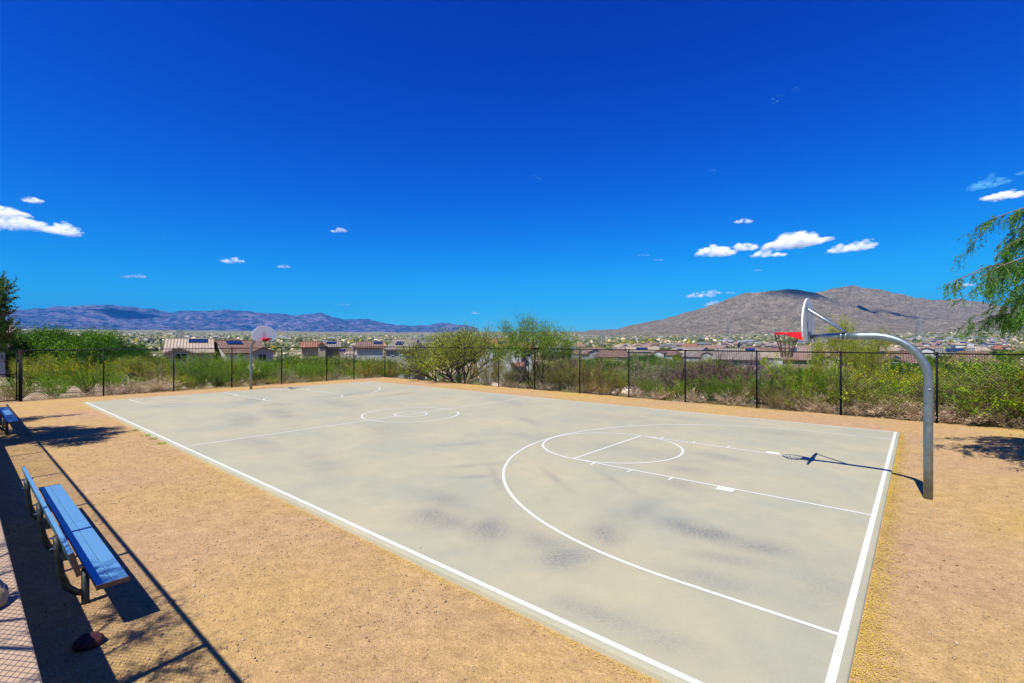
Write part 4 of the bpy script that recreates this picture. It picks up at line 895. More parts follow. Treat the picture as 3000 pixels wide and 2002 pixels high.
lobe_tree('oleander_tree', 'dark oleander tree with crimson flowers cut by the left edge', bx, (0, 0, 1.4),
          [L3(0, .0, 2.6, .9), L3(.3, .8, 2.75, .75), L3(-.2, 1.25, 3.0, .48), L3(-.5, .6, 1.9, .7), L3(.5, 1.1, 2.0, .55), L3(-.5, -.6, 2.4, .8), L3(.1, 1.5, 2.1, .38), L3(.2, 1.72, 3.05, .22), L3(0, 1.75, 2.35, .22), L3(-.6, 1.2, 2.5, .5), L3(0, 1.35, 3.4, .55), L3(.2, .7, 3.7, .6), L3(-.3, .1, 3.6, .7), L3(1.3, .3, 2.9, .8), L3(1.9, .1, 2.6, .7), L3(1.2, .6, 3.5, .5), L3(-1.2, .8, 3.0, .8), L3(-1.9, 1.0, 2.7, .7), L3(-1.0, 1.4, 3.4, .5), L3(-1.6, 1.5, 2.1, .5), L3(.3, 1.6, 2.7, .3)], 90000, .095, .018, 'l_ole', .16)
bx = CW(24.5, -4.4, WALL_T - .1)
lobe_tree('oleander_tree', 'lighter green oleander farther off at the left edge over the gate', bx, (0, 0, 1.0), [L3(0, .3, 1.6, .8), L3(.2, 1.0, 1.7, .6), L3(0, 1.55, 1.9, .35), L3(-.4, .8, 1.1, .6), L3(0, 1.9, 2.1, .22), L3(0, -.5, 1.6, .9)], 14000, .10, .018, 'l_ole', 0)
bx = CW(4.6, -5.9, WALL_T - .1)
lobe_tree('palo_verde_tree', 'palo verde over the terrace that mottles the gravel at the bottom left', bx, (.1, .1, 2.0), [L3(-.3, .55, 3.6, .33), L3(.4, .35, 3.95, .35), L3(-1.0, .45, 3.75, .3), L3(1.0, .1, 4.3, .35), L3(-1.6, .5, 3.6, .25)], 4500, .05, .014, 'l_mesq', .1, fm='l_yellow')

# ------------------------------------------------------------------ mountains
def outline(pts): a = np.array(pts, float) * 3000 / 2350; return a[:, 0], a[:, 1]
def mountain(name, label, pts, r0, r1, r2, az0, az1, naz, nr, mat, amp, nsc, seed, lobes=None, step_pow=1.0):
    """outline points (photo columns and heights) give the height of the crest, which stands r1 metres away"""
    az = np.radians(np.linspace(az0, az1, naz)); rr = np.concatenate([np.linspace(r0, r1, nr), np.linspace(r1, r2, nr // 3)[1:]])
    RR, AA = np.meshgrid(rr, az, indexing='ij'); X = RR * np.sin(AA); Y = RR * np.cos(AA); base = terr(X, Y); Z = base - 6
    col = 1500 + F * np.tan(AA)
    for (op, ra, rb, rc) in (lobes or [(pts, r0, r1, r2)]):
        px, py = outline(op); yy = np.interp(col, px, py, left=1100, right=1100)
        yy = yy + (fbm(col / 22, col * 0 + seed, 5, seed + 3) - .5) * 7 * np.clip((985 - yy) / 30, 0, 1)
        crest = H + (1001 - yy) / F * rb * np.cos(AA)
        wob = (fbm(X / (nsc * 3), Y / (nsc * 3), 4, seed) - .5) * .5
        f = np.clip((RR - ra) / (rb - ra), 0, 1); back = np.clip((RR - rb) / (rc - rb), 0, 1)
        s = np.clip(f ** 1.15, 0, 1)
        rid = fbm(X / nsc, Y / nsc, 7, seed + 7, ridged=True, gain=.55); s2 = s - (1 - rid + wob) * amp * 4 * s * (1 - s) - .0
        z = base - 6 + (crest - base + 6) * np.clip(s2, -.01, 1.0) * np.cos(back * 1.5)
        Z = np.maximum(Z, np.where(crest > base - 6, z, base - 6))
    n, k = RR.shape; V = np.stack([X, Y, Z], -1).reshape(-1, 3); i, j = np.meshgrid(np.arange(n - 1), np.arange(k - 1), indexing='ij'); a = (i * k + j).ravel()
    Fc = np.stack([a, a + 1, a + k + 1, a + k], 1)[:, ::-1]
    o = mobj(name, np_mesh(name, V, Fc, mat, smooth=True)); tag(o, label, kind='structure')
LEFT = [(-1900, 738), (-1200, 716), (-700, 728), (-300, 712), (-60, 716), (0, 712), (60, 711), (110, 706), (180, 702), (260, 700), (300, 704), (340, 709), (390, 716), (430, 713), (480, 713), (530, 711), (570, 715), (620, 719), (680, 724), (715, 721), (735, 717), (760, 727), (790, 733), (825, 731), (860, 736), (880, 741), (910, 746), (950, 749), (985, 746), (1020, 740), (1060, 746), (1100, 753), (1150, 759), (1200, 764), (1260, 772)]
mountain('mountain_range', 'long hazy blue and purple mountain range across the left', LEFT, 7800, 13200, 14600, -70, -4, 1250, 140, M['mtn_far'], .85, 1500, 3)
RB = [(1690, 730), (1760, 700), (1820, 682), (1870, 673), (1885, 670), (1900, 665), (1930, 659), (1955, 656), (1980, 661), (2020, 664), (2060, 674), (2100, 683), (2140, 688), (2170, 690), (2200, 686), (2230, 691), (2300, 702), (2380, 716), (2480, 726)]
RA = [(1300, 772), (1325, 765), (1345, 760), (1360, 757), (1385, 758), (1415, 755), (1440, 750), (1475, 741), (1520, 733), (1560, 722), (1600, 710), (1640, 697), (1680, 684), (1710, 673), (1760, 669), (1800, 664), (1840, 667), (1870, 673), (1920, 690), (1980, 712), (2060, 735), (2150, 752), (2220, 765)]
mountain('mountain', 'broad brown desert mountain rising at the right', None, 2700, 6000, 6900, 5, 47, 900, 230, M['mtn_near'], .6, 620, 13, lobes=[(RA, 2700, 4500, 5600), (RB, 3300, 5900, 6900)])

# ------------------------------------------------------------------ houses
def tile_mat(name, c0, c1):
    c0, c1 = kk(c0), kk(c1)
    m, n, l, p = newmat(name); p.inputs['Roughness'].default_value = .85; p.inputs['Specular IOR Level'].default_value = .2
    tc = n.new('ShaderNodeTexCoord'); b = n.new('ShaderNodeTexBrick'); l.new(tc.outputs['Object'], b.inputs['Vector']); b.inputs['Scale'].default_value = 1
    b.inputs['Brick Width'].default_value = .42; b.inputs['Row Height'].default_value = .5; b.inputs['Mortar Size'].default_value = .06; b.offset = 0
    b.inputs['Color1'].default_value = rgb(c0); b.inputs['Color2'].default_value = rgb(c1); b.inputs['Mortar'].default_value = rgb([x * .45 for x in c0]); l.new(b.outputs['Color'], p.inputs['Base Color'])
    bm = n.new('ShaderNodeBump'); bm.inputs['Strength'].default_value = .8; bm.inputs['Distance'].default_value = .08; bm.invert = True; l.new(b.outputs['Fac'], bm.inputs['Height']); l.new(bm.outputs[0], p.inputs['Normal'])
    return m
ROOF = dict(tan=tile_mat('tan_roof_tile', (.62, .49, .37), (.78, .64, .50)), red=tile_mat('red_roof_tile', (.42, .19, .12), (.56, .29, .19)), brown=tile_mat('brown_roof_tile', (.30, .18, .14), (.42, .28, .22)),
            pink=tile_mat('pinkish_roof_tile', (.42, .27, .22), (.54, .38, .31)), grey=tile_mat('grey_roof_tile', (.22, .23, .24), (.34, .34, .34)), sand=tile_mat('grey_brown_roof_tile', (.36, .30, .26), (.48, .42, .36)))
WALLS = dict(cream=plain('cream_stucco', (.58, .50, .34), .9, 0, .05, 2), white=plain('white_stucco', (.74, .74, .71), .9, 0, .04, 2), tan=plain('tan_stucco', (.42, .35, .26), .9, 0, .05, 2), grey=plain('dark_grey_stucco', (.10, .11, .13), .9, 0, .05, 2), pale=plain('pale_green_stucco', (.60, .64, .55), .9, 0, .04, 2), pink=plain('pale_grey_stucco', (.50, .50, .50), .9, 0, .04, 2))
M['trim'] = plain('dark_fascia', (.13, .08, .06), .7); M['reddoor'] = plain('white_garage', (.6, .6, .58), .6)
def house(px0, px1, Y, ry, ey, wall, roof, look, hip=0.0, D=None, turn=0.0, base=None, gables=(), wins=(), solar=(), group='houses beyond the fence', above=True, lower=None, name='house', label=None, eaves=.35):
    pc = (px0 + px1) / 2; azh = math.atan((pc - 1500) / F); ca = math.cos(azh); turn = turn - azh * .95; w = (px1 - px0) / F * Y * ca; D = D or max(6, w * .8); x = (pc - 1500) / F * Y
    zr = H - (ry - 1001) / F * (Y + D * .4); ze = H - (ey - 1001) / F * Y; b = tz(x, Y) if base is None else base; b = min(b, ze - 2.4)
    t = empty(name, (x, Y, b - .1), turn); zr -= b - .1; ze -= b - .1
    if label: tag(t, label, 'house', group)
    else: PEND.append([t, look, pc, 'house', group])
    hw = w / 2 - eaves
    wb = MB().box(-hw, hw, 0, D, -.5, ze)
    if hip < .05: wb.add([(-hw, 0, ze), (-hw, D, ze), (-hw, D / 2, zr - .1), (hw, 0, ze), (hw, D, ze), (hw, D / 2, zr - .1)], [(0, 2, 1), (3, 4, 5)])
    wo = wb.build('wall', WALLS[wall], t)
    W2 = w / 2; hx = hip * W2; e = .5; th = .18; dz = (zr - ze) / (D / 2) * e
    A = [(-W2, -e, ze - dz), (W2, -e, ze - dz), (W2, D + e, ze - dz), (-W2, D + e, ze - dz), (-W2 + hx, D / 2, zr), (W2 - hx, D / 2, zr)]
    B = [(a, b_, c - th) for a, b_, c in A]
    fs = [(0, 1, 5, 4), (2, 3, 4, 5), (1, 2, 5), (3, 0, 4)] if hip >= .05 else [(0, 1, 5, 4), (2, 3, 4, 5)]
    rb = MB(); rb.add(A + B, fs + [tuple(i + 6 for i in f)[::-1] for f in fs] + [(0, 6, 7, 1), (2, 8, 9, 3)] + ([(1, 7, 8, 2), (3, 9, 6, 0)] if hip >= .05 else [(1, 7, 11, 5), (5, 11, 8, 2), (3, 9, 10, 4), (4, 10, 6, 0)]))
    # ridge caps
    n = max(3, int((w - 2 * hx) / .8)); 
    for i in range(n): 
        xa = -W2 + hx + (w - 2 * hx) * i / n; rb.tube([(xa, D / 2, zr + .01), (xa + (w - 2 * hx) / n * .96, D / 2, zr + .05)], .11, 6)
    ro = rb.build('roof', ROOF[roof], t)
    slope = (zr - ze) / (D / 2)
    for (a0, a1, f0, f1) in solar:      # columns in the photo, fractions up the front slope
        xa = (a0 - pc) / F * Y * ca; xb = (a1 - pc) / F * Y * ca; ya = D / 2 * f0; yb = D / 2 * f1
        q = [(xa, ya, ze + slope * ya + .12), (xb, ya, ze + slope * ya + .12), (xb, yb, ze + slope * yb + .12), (xa, yb, ze + slope * yb + .12)]
        so_ = MB().prism(q, (0, 0, .05)).build('solar_panel', M['solar'], ro)
    for (gc, gw, gy, gcol) in gables:   # a cross gable facing the camera
        xc = (gc - pc) / F * Y * ca; g = gw / 2 / F * Y * ca; zp = H - (gy - 1001) / F * Y - (b - .1); out = 1.0; sl = .42; zb = zp - g * sl
        MB().prism([(xc - g * .88, -out, -.4), (xc + g * .88, -out, -.4), (xc + g * .88, -out, zb + .05), (xc, -out, zp - .12), (xc - g * .88, -out, zb + .05)], (0, out + 1.0, 0)).build('gable_wall', WALLS[gcol], t)
        yb = min(D / 2, max(.5, (zp - ze) / slope)) + .2
        gm = MB()
        for s in (-1, 1):
            gm.prism([(xc, -out - .4, zp), (xc + s * g * 1.06, -out - .4, zb - .02), (xc + s * g * 1.06, -out - .4, zb - .22), (xc, -out - .4, zp - .2)], (0, out + .4 + yb, 0))
        gm.build('gable_roof', ROOF[roof], ro)
    for (wx0, wx1, wy0, wy1, yo) in wins:
        xa = (wx0 - pc) / F * Y * ca; xb = (wx1 - pc) / F * Y * ca; za = H - (wy1 - 1001) / F * Y - (b - .1); zb = H - (wy0 - 1001) / F * Y - (b - .1)
        f = MB(); fw = .12
        for bx_ in [(xa - fw, xb + fw, yo - .10, yo - .0, zb, zb + fw), (xa - fw, xb + fw, yo - .14, yo - .0, za - fw, za), (xa - fw, xa, yo - .10, yo, za, zb), (xb, xb + fw, yo - .10, yo, za, zb), ((xa + xb) / 2 - .03, (xa + xb) / 2 + .03, yo - .08, yo - .03, za, zb)]: f.box(*bx_)
        fo = f.build('window', M['white'], t); MB().box(xa, xb, yo - .035, yo - .005, za, zb).build('pane', M['dark'], fo)
    if lower:                            # a lower roof in front: (col0, col1, top y, bottom y)
        c0, c1, y0, y1 = lower; xa = (c0 - pc) / F * Y * ca; xb = (c1 - pc) / F * Y * ca; z0 = H - (y0 - 1001) / F * Y - (b - .1); z1 = H - (y1 - 1001) / F * Y - (b - .1)
        MB().prism([(xa, 0, z0), (xa, -2.4, z1), (xa, -2.4, z1 - .2), (xa, 0, z0 - .2)], (xb - xa, 0, 0)).build('porch_roof', ROOF[roof], t)
        MB().box(xa + .3, xb - .3, -2.0, -.01, -.5, z1 - .1).build('porch_wall', WALLS[wall], t)
    return t
house(476, 632, 75, 993.5, 1030, 'cream', 'tan', '', hip=0.06, base=-2.6, gables=[(526, 88, 1017, 'cream')], wins=[(515, 548, 1036, 1060, -1.0), (593, 603, 1038, 1043, 0)], solar=[(550, 609, .66, .93)], label='cream house with beige tile roof and a solar panel, left of the far hoop', D=10)
house(655, 792, 80, 998, 1031, 'white', 'brown', '', turn=.30, base=-2.6, gables=[(767, 72, 1017, 'pink')], wins=[(752, 777, 1038, 1057, -1.0), (699, 710, 1038, 1048, 0)], solar=[(682, 730, .62, .88)], label='grey and white house with brown tile roof directly behind the far hoop', D=10)
house(622, 672, 96, 1003, 1021, 'cream', 'brown', '', label='brown roofed house partly hidden between the two houses left of the far hoop')
house(-160, 44, 46, 951, 967, 'pink', 'tan', '', label='tall pale house at the left edge behind the oleander', D=3, base=.1, lower=(-150, 32, 1008, 1012), turn=0.0)
house(878, 940, 88, 1003, 1016, 'cream', 'red', '', label='cream gabled house with red tile roof right of the far hoop', gables=[(943, 24, 1003, 'cream')])
house(944, 1000, 92, 1002, 1016, 'tan', 'sand', '', label='grey-brown roofed house with solar panels behind the bright trees', solar=[(955, 985, .5, .85)])
house(1040, 1125, 94, 1002, 1017, 'white', 'brown', '', label='brown roofed house with solar panels left of the corner fence post', solar=[(1094, 1120, .55, .9)])
house(1122, 1222, 80, 995, 1020, 'pink', 'sand', '', hip=.3, turn=-.35, wins=[(1173, 1181, 1029, 1039, -.02), (1146, 1152, 1031, 1041, 0)], solar=[(1150, 1173, .3, .65)], label='pale grey house with hipped roof and blue solar panel by the corner post', base=-5.0)
house(1415, 1512, 76, 994, 1017, 'pale', 'red', '', turn=0, wins=[], gables=[(1425, 44, 1001, 'pale')], solar=[(1458, 1490, .3, .62)], label='red tile roofed house behind the broad mesquite tree', base=-5.2)
house(1478, 1566, 74, 1004, 1020, 'white', 'red', '', gables=[(1505, 50, 1007, 'white')], wins=[(1508, 1516, 1030, 1040, -1.0)], label='white gabled house with red roof behind the airy tree', lower=(1497, 1536, 1056, 1069), base=-5.2)
house(993, 1037, 62, 1040, 1052, 'white', 'sand', '', label='small white building low behind the bright green trees', wins=[(1000, 1006, 1062, 1072, 0)])
house(2084, 2232, 96, 1022, 1050, 'pink', 'sand', '', hip=.12, wins=[(2100, 2112, 1054, 1064, 0), (2180, 2196, 1054, 1064, 0)], solar=[(2186, 2214, .75, .97)], label='long grey-brown roofed house behind the dead shrubs')
house(2284, 2502, 104, 1020, 1052, 'tan', 'pink', '', hip=.1, gables=[(2425, 62, 1040, 'cream')], wins=[(2402, 2412, 1057, 1065, -1), (2418, 2428, 1057, 1065, -1)], solar=[(2308, 2334, .6, .95)], label='long pinkish roofed house behind and below the near hoop net')
house(2549, 2716, 98, 1030, 1059, 'tan', 'brown', '', hip=.14, turn=0, gables=[(2618, 68, 1048, 'tan')], wins=[(2593, 2604, 1064, 1081, -1), (2609, 2621, 1064, 1081, -1), (2626, 2637, 1064, 1081, -1), (2663, 2671, 1066, 1075, 0), (2677, 2684, 1066, 1075, 0)], solar=[(2563, 2590, .55, .95), (2622, 2640, .2, .42)], lower=(2652, 2700, 1081, 1096), label='brown roofed house with three gable windows framed by the near hoop pole')
house(2768, 2935, 96, 1031, 1063, 'tan', 'brown', '', hip=.45, wins=[(2789, 2804, 1069, 1081, 0)], label='brown hip roofed house right of the near hoop pole')
house(2738, 2858, 150, 1021, 1040, 'grey', 'grey', '', wins=[(2754, 2760, 1035, 1041, 0), (2768, 2772, 1035, 1041, 0), (2780, 2796, 1036, 1041, 0)], solar=[(2770, 2828, .35, .95)], label='dark grey house with black solar array right of the near hoop pole')
house(2363, 2428, 215, 1012, 1023, 'white', 'grey', '', hip=.5, solar=[(2388, 2402, .4, .8)], label='grey hip roofed house below the near backboard')
house(2700, 2766, 175, 1016, 1026, 'white', 'pink', '', gables=[(2715, 44, 1017, 'white')], label='white gabled house left of the dark grey house')
cols = ['red', 'pink', 'sand', 'brown', 'tan', 'sand', 'grey', 'tan']; wcol = ['cream', 'white', 'tan', 'white', 'pink']
cn = dict(red='red', pink='pinkish', brown='brown', tan='beige', sand='grey-brown', grey='grey')
used = []
for i in range(400):
    if len(used) >= 64: break
    Y = 175 + 330 * rnd.random() ** 1.1; px = 1640 + 1340 * rnd.random() if rnd.random() < .93 else 830 + 260 * rnd.random()
    x = (px - 1500) / F * Y
    if any((x - a) ** 2 + (Y - b) ** 2 < 17 ** 2 for a, b in used): continue
    if Y < 185 and 2660 < px < 2900: continue
    used.append((x, Y)); wpx = (13 + 6 * rnd.random()) / Y * F; b = tz(x, Y); rc = rnd.choice(cols); wc = rnd.choice(wcol)
    hr = 5.3 + 1.3 * rnd.random(); ry = 1001 + (H - b - hr) / Y * F; ey = 1001 + (H - b - hr + 2.2) / Y * F
    g = [(px + (rnd.random() - .5) * wpx * .5, wpx * .35, ry + .3 / Y * F, wc)] if rnd.random() < .6 else []
    house(px - wpx / 2, px + wpx / 2, Y, ry, ey, wc, rc, 'small far %s roofed house' % cn[rc], hip=rnd.choice([0, .3, .45]), turn=(rnd.random() - .5) * 1.2, gables=g, group='houses of the far subdivision', solar=[(px - wpx * .2, px + wpx * .15, .4, .85)] if rnd.random() < .25 else [], D=11)
# scattered pale houses on the scrub plain
k = 0
for i in range(300):
    if k >= 80: break
    Y = 620 + 2300 * rnd.random() ** 1.5; px = 420 + 2560 * rnd.random(); x = (px - 1500) / F * Y
    if 460 < px < 850 and Y < 900: continue
    k += 1; b = tz(x, Y); wm = 18 + 14 * rnd.random(); wc = rnd.choice(['white', 'white', 'cream', 'pink']); t = empty('desert_house', (x, Y, b), (rnd.random() - .5) * .8)
    MB().box(-wm / 2, wm / 2, 0, 12, -2, 4.2).box(-wm * .2, wm * .3, 1, 9, 4.2, 5.6).build('wall', WALLS[wc], t)
    MB().box(-wm / 2 - .3, wm / 2 + .3, -.3, 12.3, 4.2, 4.5).build('roof', ROOF[rnd.choice(['grey', 'sand', 'pink', 'red'])], t)
    PEND.append([t, 'tiny %s plain house' % ('cream' if wc == 'cream' else 'white' if wc == 'white' else 'grey'), px, 'house', 'scattered houses on the plain'])

# block wall with wooden panel at the left, behind the yellow shrubs
def block_wall():
    t = empty('block_wall', at(69, 1077, 50), 0); tag(t, 'brown block wall behind the yellow shrubs at the left', 'wall')
    m_, n_, l_, p_ = newmat('brown_block'); b_ = n_.new('ShaderNodeTexBrick'); tc = n_.new('ShaderNodeTexCoord'); mp = n_.new('ShaderNodeMapping'); mp.inputs['Rotation'].default_value = (math.pi / 2, 0, 0)
    l_.new(tc.outputs['Object'], mp.inputs['Vector']); l_.new(mp.outputs[0], b_.inputs['Vector']); b_.inputs['Scale'].default_value = 1; b_.inputs['Brick Width'].default_value = .4; b_.inputs['Row Height'].default_value = .2; b_.inputs['Mortar Size'].default_value = .012
    b_.inputs['Color1'].default_value = rgb((.17, .10, .075)); b_.inputs['Color2'].default_value = rgb((.21, .13, .095)); b_.inputs['Mortar'].default_value = rgb((.2, .13, .1)); l_.new(b_.outputs[0], p_.inputs['Base Color'])
    MB().box(-4, 3.0, 0, .2, -1, 1.15).build('wall_panel', m_, t)
    for x in (-4, -1.6, .8, 3.0): MB().box(x - .2, x + .2, -.1, .3, -1, 1.3).build('pillar', m_, t)
    MB().box(3.2, 5.6, .05, .1, -1, 1.2).build('gate_panel', M['trim'], t)
block_wall()

# trees among the roofs
for i in range(130):
    Y = 70 + 260 * rnd.random(); px = 1600 + 1400 * rnd.random(); x = (px - 1500) / F * Y
    if any((x - a) ** 2 + (Y - b) ** 2 < 11 ** 2 for a, b in used): continue
    q = rnd.random(); me = dense[i % 2] if q < .5 else (mesq if q < .8 else PROTO['yellow'][0]); h = 3.6 + 2.4 * rnd.random()
    tree('town_tree', me, x, Y, h, rnd.random() * 6.28, {0: 'dark tree among far roofs', 1: 'pale green tree among far roofs', 2: 'yellow tree among far roofs'}[0 if q < .5 else 1 if q < .8 else 2], px, 1.15, 'tree', 'trees among the far roofs')

# ------------------------------------------------------------------ transmission towers
def tower(px, Y, ytop, w, label):
    x = (px - 1500) / F * Y; b = tz(x, Y); h = H + (1001 - ytop) / F * Y - b; t = empty('transmission_tower', (x, Y, b - 1), .5); tag(t, label, 'pylon', 'lattice power pylons on the plain')
    m = MB(); lev = 9; prev = None; th = max(.28, Y / 2600)
    for i in range(lev + 1):
        f = i / lev; r = w / 2 * (1 - f) ** 1.1 + w * .09; z = (h + 1) * f; c = [(-r, -r, z), (r, -r, z), (r, r, z), (-r, r, z)]
        if prev:
            for k in range(4):
                m.bar(prev[k], c[k], th); m.bar(prev[k], c[(k + 1) % 4], th * .6); m.bar(c[k], c[(k + 1) % 4], th * .6)
        prev = c
    m.build('lattice_frame', M['lattice'], t)
    for z, s in ((.72, .42), (.84, .5), (.95, .38)):
        MB().bar((-w * s, 0, h * z), (w * s, 0, h * z), th).bar((-w * s, 0, h * z), (0, 0, h * z + 2), th * .6).bar((w * s, 0, h * z), (0, 0, h * z + 2), th * .6).build('cross_arm', M['lattice'], t)
tower(526, 1000, 966, 16, 'faint lattice pylon above the cream house at the left')
tower(1235, 1150, 978, 15, 'faint lattice pylon left of the broad mesquite tree')
tower(1763, 700, 978, 13, 'lattice pylon above the houses at the middle of the plain')
tower(2135, 760, 952, 14, 'lattice pylon left of the near hoop rim')
tower(2692, 640, 936, 13, 'tallest lattice pylon behind the bend of the near hoop pole')

# ------------------------------------------------------------------ scrub on the plain
def scrub():
    n = 26000; u = R.rand(n); Y = 45 * (3200 / 45) ** (u ** .85); px = -150 + 3300 * R.rand(n); x = (px - 1500) / F * Y
    c0, c1 = to_court(x, Y); keep = (np.maximum(c1 - FY, c0 - FX) > 7); d2 = vnoise(x / 90, Y / 90, 31); keep &= d2 > .33 
    x, Y = x[keep], Y[keep]; n = len(x); z = terr(x, Y); s = (.7 + 1.6 * R.rand(n) ** 2) * np.clip(Y / 400, .6, 2.2); 
    base = []; k = 7
    for j in range(k): base.append((math.cos(6.283 * j / k), math.sin(6.283 * j / k), .15))
    for j in range(k): base.append((.75 * math.cos(6.283 * (j + .5) / k), .75 * math.sin(6.283 * (j + .5) / k), .75))
    base.append((0, 0, 1.05)); base = np.array(base); fc = []
    for j in range(k): fc += [(j, (j + 1) % k, k + j), ((j + 1) % k, k + (j + 1) % k, k + j), (k + j, k + (j + 1) % k, 2 * k)]
    V = base[None] * s[:, None, None] * (1 + .35 * R.randn(n, 2 * k + 1, 1)); V = V + np.stack([x, Y, z - .1 * s], -1)[:, None, :]
    Fc = (np.array(fc)[None] + (2 * k + 1) * np.arange(n)[:, None, None]).reshape(-1, 3); fm = np.repeat(R.choice(4, n, p=[.45, .33, .12, .10]), len(fc))
    tag(mobj('scrub', np_mesh('scrub', V.reshape(-1, 3), Fc, [M['s_a'], M['s_b'], M['l_dry'], M['l_olive']], fmat=fm)), 'low desert scrub dotted over the plain', kind='stuff')
scrub()
def grass_stuff():
    n = 42000; f = R.rand(n); side = R.rand(n) < .68; xc = np.where(side, -12 + f * (FX + 12), FX + .35 + np.abs(R.randn(n)) * .5); yc = np.where(side, FY + .35 + np.abs(R.randn(n)) * .5, -6 + f * (FY + 6))
    k = vnoise(xc * .9, yc * .9, 77) > .35; xc, yc = xc[k], yc[k]; n = len(xc); P = cpts(xc, yc, 0); P[:, 2] = terr(P[:, 0], P[:, 1]) + .06; D = R.randn(n, 3) * .5 + [0, 0, 1]
    me = leaf_mesh('grass', P, D, .24, .012, [M['l_straw'], M['l_dry'], M['l_olive']], R.choice(3, n, p=[.4, .45, .15])); tag(mobj('dry_grass', me), 'dry grass and litter along the foot of the fence', kind='stuff')
grass_stuff()
# small weeds at the slab edge
C = []; D = []
for xc, yc in ((18.6, -.16), (16.5, -.14), (15.6, -.15), (17.3, -.12)):
    p = CW(xc, yc, GZ + .03); c = 60; C.append(np.array(p)[None] + R.randn(c, 3) * [.07, .07, .012]); D.append(R.randn(c, 3) * .7 + [0, 0, .8])
tag(mobj('weeds', leaf_mesh('weeds', np.concatenate(C), np.concatenate(D), .06, .012, M['l_green'])), 'small green weeds at the edge of the court', kind='stuff')
# pale stones by the fence foot
sm = stone('rock_proto', 'x', (0, 0, -50), 1, M['rock'], 9); me_ = sm.data; bpy.data.objects.remove(sm)
for i in range(34):
    if rnd.random() < .7: xc, yc = -6 + rnd.random() * 36, FY + .25 + rnd.random() * .5
    else: xc, yc = FX + .2 + rnd.random() * .6, rnd.random() * 17
    p = CW(xc, yc, GZ - .02); o = mobj('stone', me_, loc=p, rz=rnd.random() * 6); s = .04 + .07 * rnd.random(); o.scale = (s * 1.4, s, s)
    a = 1500 + F * p.x / p.y; PEND.append([o, 'small pale stone at the fence foot', a, 'stone', 'stones along the fence'])

# ------------------------------------------------------------------ clouds
def cloud_mat(name='cloud_vapour', col=(1.2, 1.2, 1.22, 1), alpha=.11):
    m, n, l, p = newmat(name); out = n['Material Output']; n.remove(p)
    d = n.new('ShaderNodeBsdfDiffuse'); d.inputs[0].default_value = col; t = n.new('ShaderNodeBsdfTranslucent'); t.inputs[0].default_value = col
    a = n.new('ShaderNodeMixShader'); a.inputs[0].default_value = .5; l.new(d.outputs[0], a.inputs[1]); l.new(t.outputs[0], a.inputs[2])
    tr = n.new('ShaderNodeBsdfTransparent'); x = n.new('ShaderNodeMixShader'); x.inputs[0].default_value = alpha; l.new(tr.outputs[0], x.inputs[1]); l.new(a.outputs[0], x.inputs[2]); l.new(x.outputs[0], out.inputs[0]); return m
M['cloud'] = cloud_mat()  # colour brighter than white stands in for light scattered inside the cloud
M['wisp'] = cloud_mat('thin_cloud_vapour', (.30, .85, 1.1, 1), .07)
import bmesh
def ico(sub):
    b = bmesh.new(); bmesh.ops.create_icosphere(b, subdivisions=sub, radius=1); v = np.array([x.co[:] for x in b.verts]); f = np.array([[q.index for q in x.verts] for x in b.faces]); b.free(); return v, f
IV, IF = ico(2)
ALT = 1300.0
def cloud(x0, x1, y0, y1, puffs, label, slant=0.0, alt=ALT):
    """extent given in display columns and rows; the cloud's base floats at one altitude"""
    k = 3000 / 2350; yc = (y0 + y1) / 2 * k; Y = (alt - H) / ((1001 - yc) / F); cx = ((x0 + x1) / 2 * k - 1500) / F * Y; w = (x1 - x0) * k / F * Y / 2; h = (y1 - y0) * k / F * Y / 2
    V = []; Fc = []; n = int(puffs * 2.2); h = max(h, w * .12) * 1.35
    lobes = [(-.95 + 1.9 * (i + .5) / 7 + R.randn() * .06, (.45 + .55 * R.rand())) for i in range(7)]
    for i in range(n):
        lx, lh = lobes[R.randint(7)]; r = (.06 + .17 * R.rand() ** 1.5) * (1 if w < 1.6 * h else min(1, 2.4 * h / w)) * w * .62
        px = lx * .9 + R.randn() * .09; env = math.sqrt(max(0, 1 - min(abs(px), 1) ** 2)) * lh; pz = (-.6 + 1.6 * R.rand() * env) * (.25 + .75 * env); py = R.randn() * .3
        c = np.array([px * w, py * w * .6, pz * h + slant * px * w]); q = IV * r * np.array([1.25, 1.1, .62]) * (.75 + .5 * vnoise(IV[:, 0] * 2.3 + i, IV[:, 1] * 2.3 + IV[:, 2] * 1.7, 5))[:, None]
        Fc.append(IF + len(V) * len(IV)); V.append(q + c)
    o = mobj('cloud', np_mesh('cloud', np.concatenate(V), np.concatenate(Fc), M['wisp' if 'wisp' in label or 'scrap' in label else 'cloud'], smooth=True), loc=(cx, Y, alt)); tag(o, label, 'cloud', 'small fair weather clouds'); return o
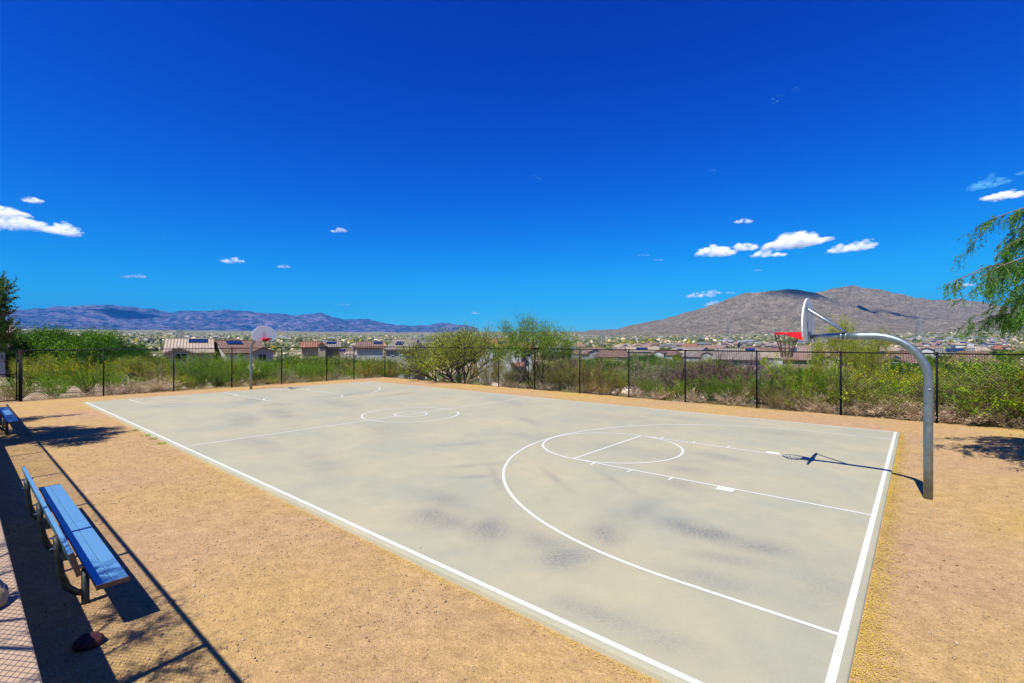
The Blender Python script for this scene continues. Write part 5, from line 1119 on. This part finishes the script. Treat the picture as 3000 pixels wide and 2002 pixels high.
CL = [(-60, 58, 472, 503, 200, 'upper white cloud cut by the left edge', 0), (-70, 112, 496, 528, 260, 'long white cloud at the left edge, below the upper one', -.05), (98, 186, 512, 544, 170, 'white cloud joined to the right end of the long left edge cloud', -.12), (55, 99, 454, 467, 90, 'small oval cloud alone above the left edge clouds', 0),
      (504, 562, 592, 605, 80, 'flat white cloud above the far hoop, left side', 0), (272, 338, 629, 639, 80, 'thin flat cloud low over the left mountains', 0), (757, 797, 524, 534, 60, 'small high cloud right of the far hoop', 0), (635, 665, 608, 616, 50, 'tiny cloud directly above the far backboard', 0),
      (1597, 1688, 564, 591, 190, 'leftmost cloud of the group above the right mountain', 0), (1682, 1741, 556, 578, 130, 'second cloud from the left above the right mountain', 0), (1764, 1896, 534, 573, 300, 'largest white cloud above the right mountain', .10), (1725, 1804, 574, 592, 130, 'flat cloud just below the largest cloud', 0),
      (1897, 2009, 555, 581, 150, 'slanted cloud right of the largest cloud', .12), (1575, 1640, 671, 685, 80, 'low cloud at the left shoulder of the right mountain', 0), (1622, 1656, 666, 677, 60, 'small puff resting on the low cloud by the right mountain', 0), (1615, 1665, 690, 704, 70, 'cloud peeking over the left slope of the right mountain', .1),
      (1682, 1729, 502, 514, 60, 'small cloud high above the right mountain group', .02), (2256, 2348, 436, 461, 150, 'white slanted cloud near the right edge', .10), (2218, 2320, 406, 437, 50, 'wispy cloud above the one near the right edge', .2), (2186, 2230, 645, 661, 70, 'cloud touching the weeping tree at the right', .05),
      (765, 806, 697, 702, 30, 'thin cloud streak over the left range', 0), (1080, 1102, 716, 722, 40, 'tiny low cloud over the middle gap between the mountains', 0), (1664, 1690, 669, 675, 30, 'tiny cloud above the left slope of the right mountain', 0), (2330, 2365, 392, 402, 40, 'cloud scrap high at the right edge', .15), (369, 382, 540, 544, 14, 'tiny cloud scrap below the left edge clouds', 0), (1462, 1490, 583, 588, 14, 'tiny faint cloud left of the mountain group', 0), (1500, 1523, 594, 599, 14, 'second tiny faint cloud left of the mountain group', 0), (1728, 1750, 618, 623, 14, 'tiny faint cloud below the mountain group', 0), (1770, 1800, 212, 238, 10, 'faint bluish wisp highest in the sky', .5), (1815, 1836, 200, 214, 8, 'smaller faint wisp right of the highest wisp', .3), (1215, 1245, 403, 411, 6, 'faint wisp high in the middle of the sky', -.2), (1625, 1645, 389, 396, 6, 'faint wisp right of the middle of the sky', 0)]
for (x0, x1, y0, y1, n, lab, sl) in CL: cloud(x0, x1, y0, y1, n, lab, sl)

def far_cloud(target, alt, w, h, label):
    """a higher cloud above the frame, standing on the sun's line over the slope that it shades"""
    t = (alt - target[2]) / SUN.z; c = Vector(target) + SUN * t; V = []; Fc = []
    for i in range(150):
        q = IV * w * (.12 + .12 * R.rand()) * np.array([1.2, 1, .5]); p = np.array([R.randn() * w * .4, R.randn() * h * .4 + .12 * w * math.sin(i), R.randn() * w * .06]); Fc.append(IF + len(V) * len(IV)); V.append(q + p)
    o = mobj('cloud', np_mesh('cloud', np.concatenate(V), np.concatenate(Fc), M['cloud'], smooth=True), loc=c); tag(o, label, 'cloud')
far_cloud((2780, 4000, 175), 3200, 620, 150, 'cloud high above the frame that shades the right mountain')
far_cloud((-7600, 9700, 330), 8000, 700, 200, 'cloud high above the frame that shades the left range')
# ------------------------------------------------------------------ haze over the valley
def haze():
    o = MB().box(-15200, 15200, -15200, 15200, -14, 1150).build('haze', None); o.data.materials.clear(); m = bpy.data.materials.new('haze_air'); m.use_nodes = True; n = m.node_tree.nodes; n.clear()
    v = n.new('ShaderNodeVolumePrincipled'); v.inputs['Color'].default_value = (.04, .30, .78, 1); v.inputs['Density'].default_value = HAZE; v.inputs['Anisotropy'].default_value = 0
    ou = n.new('ShaderNodeOutputMaterial'); m.node_tree.links.new(v.outputs[0], ou.inputs['Volume']); o.data.materials.append(m); tag(o, 'thin blue haze over the valley', kind='stuff')
HAZE = 4.6e-5
haze()
finish_labels()
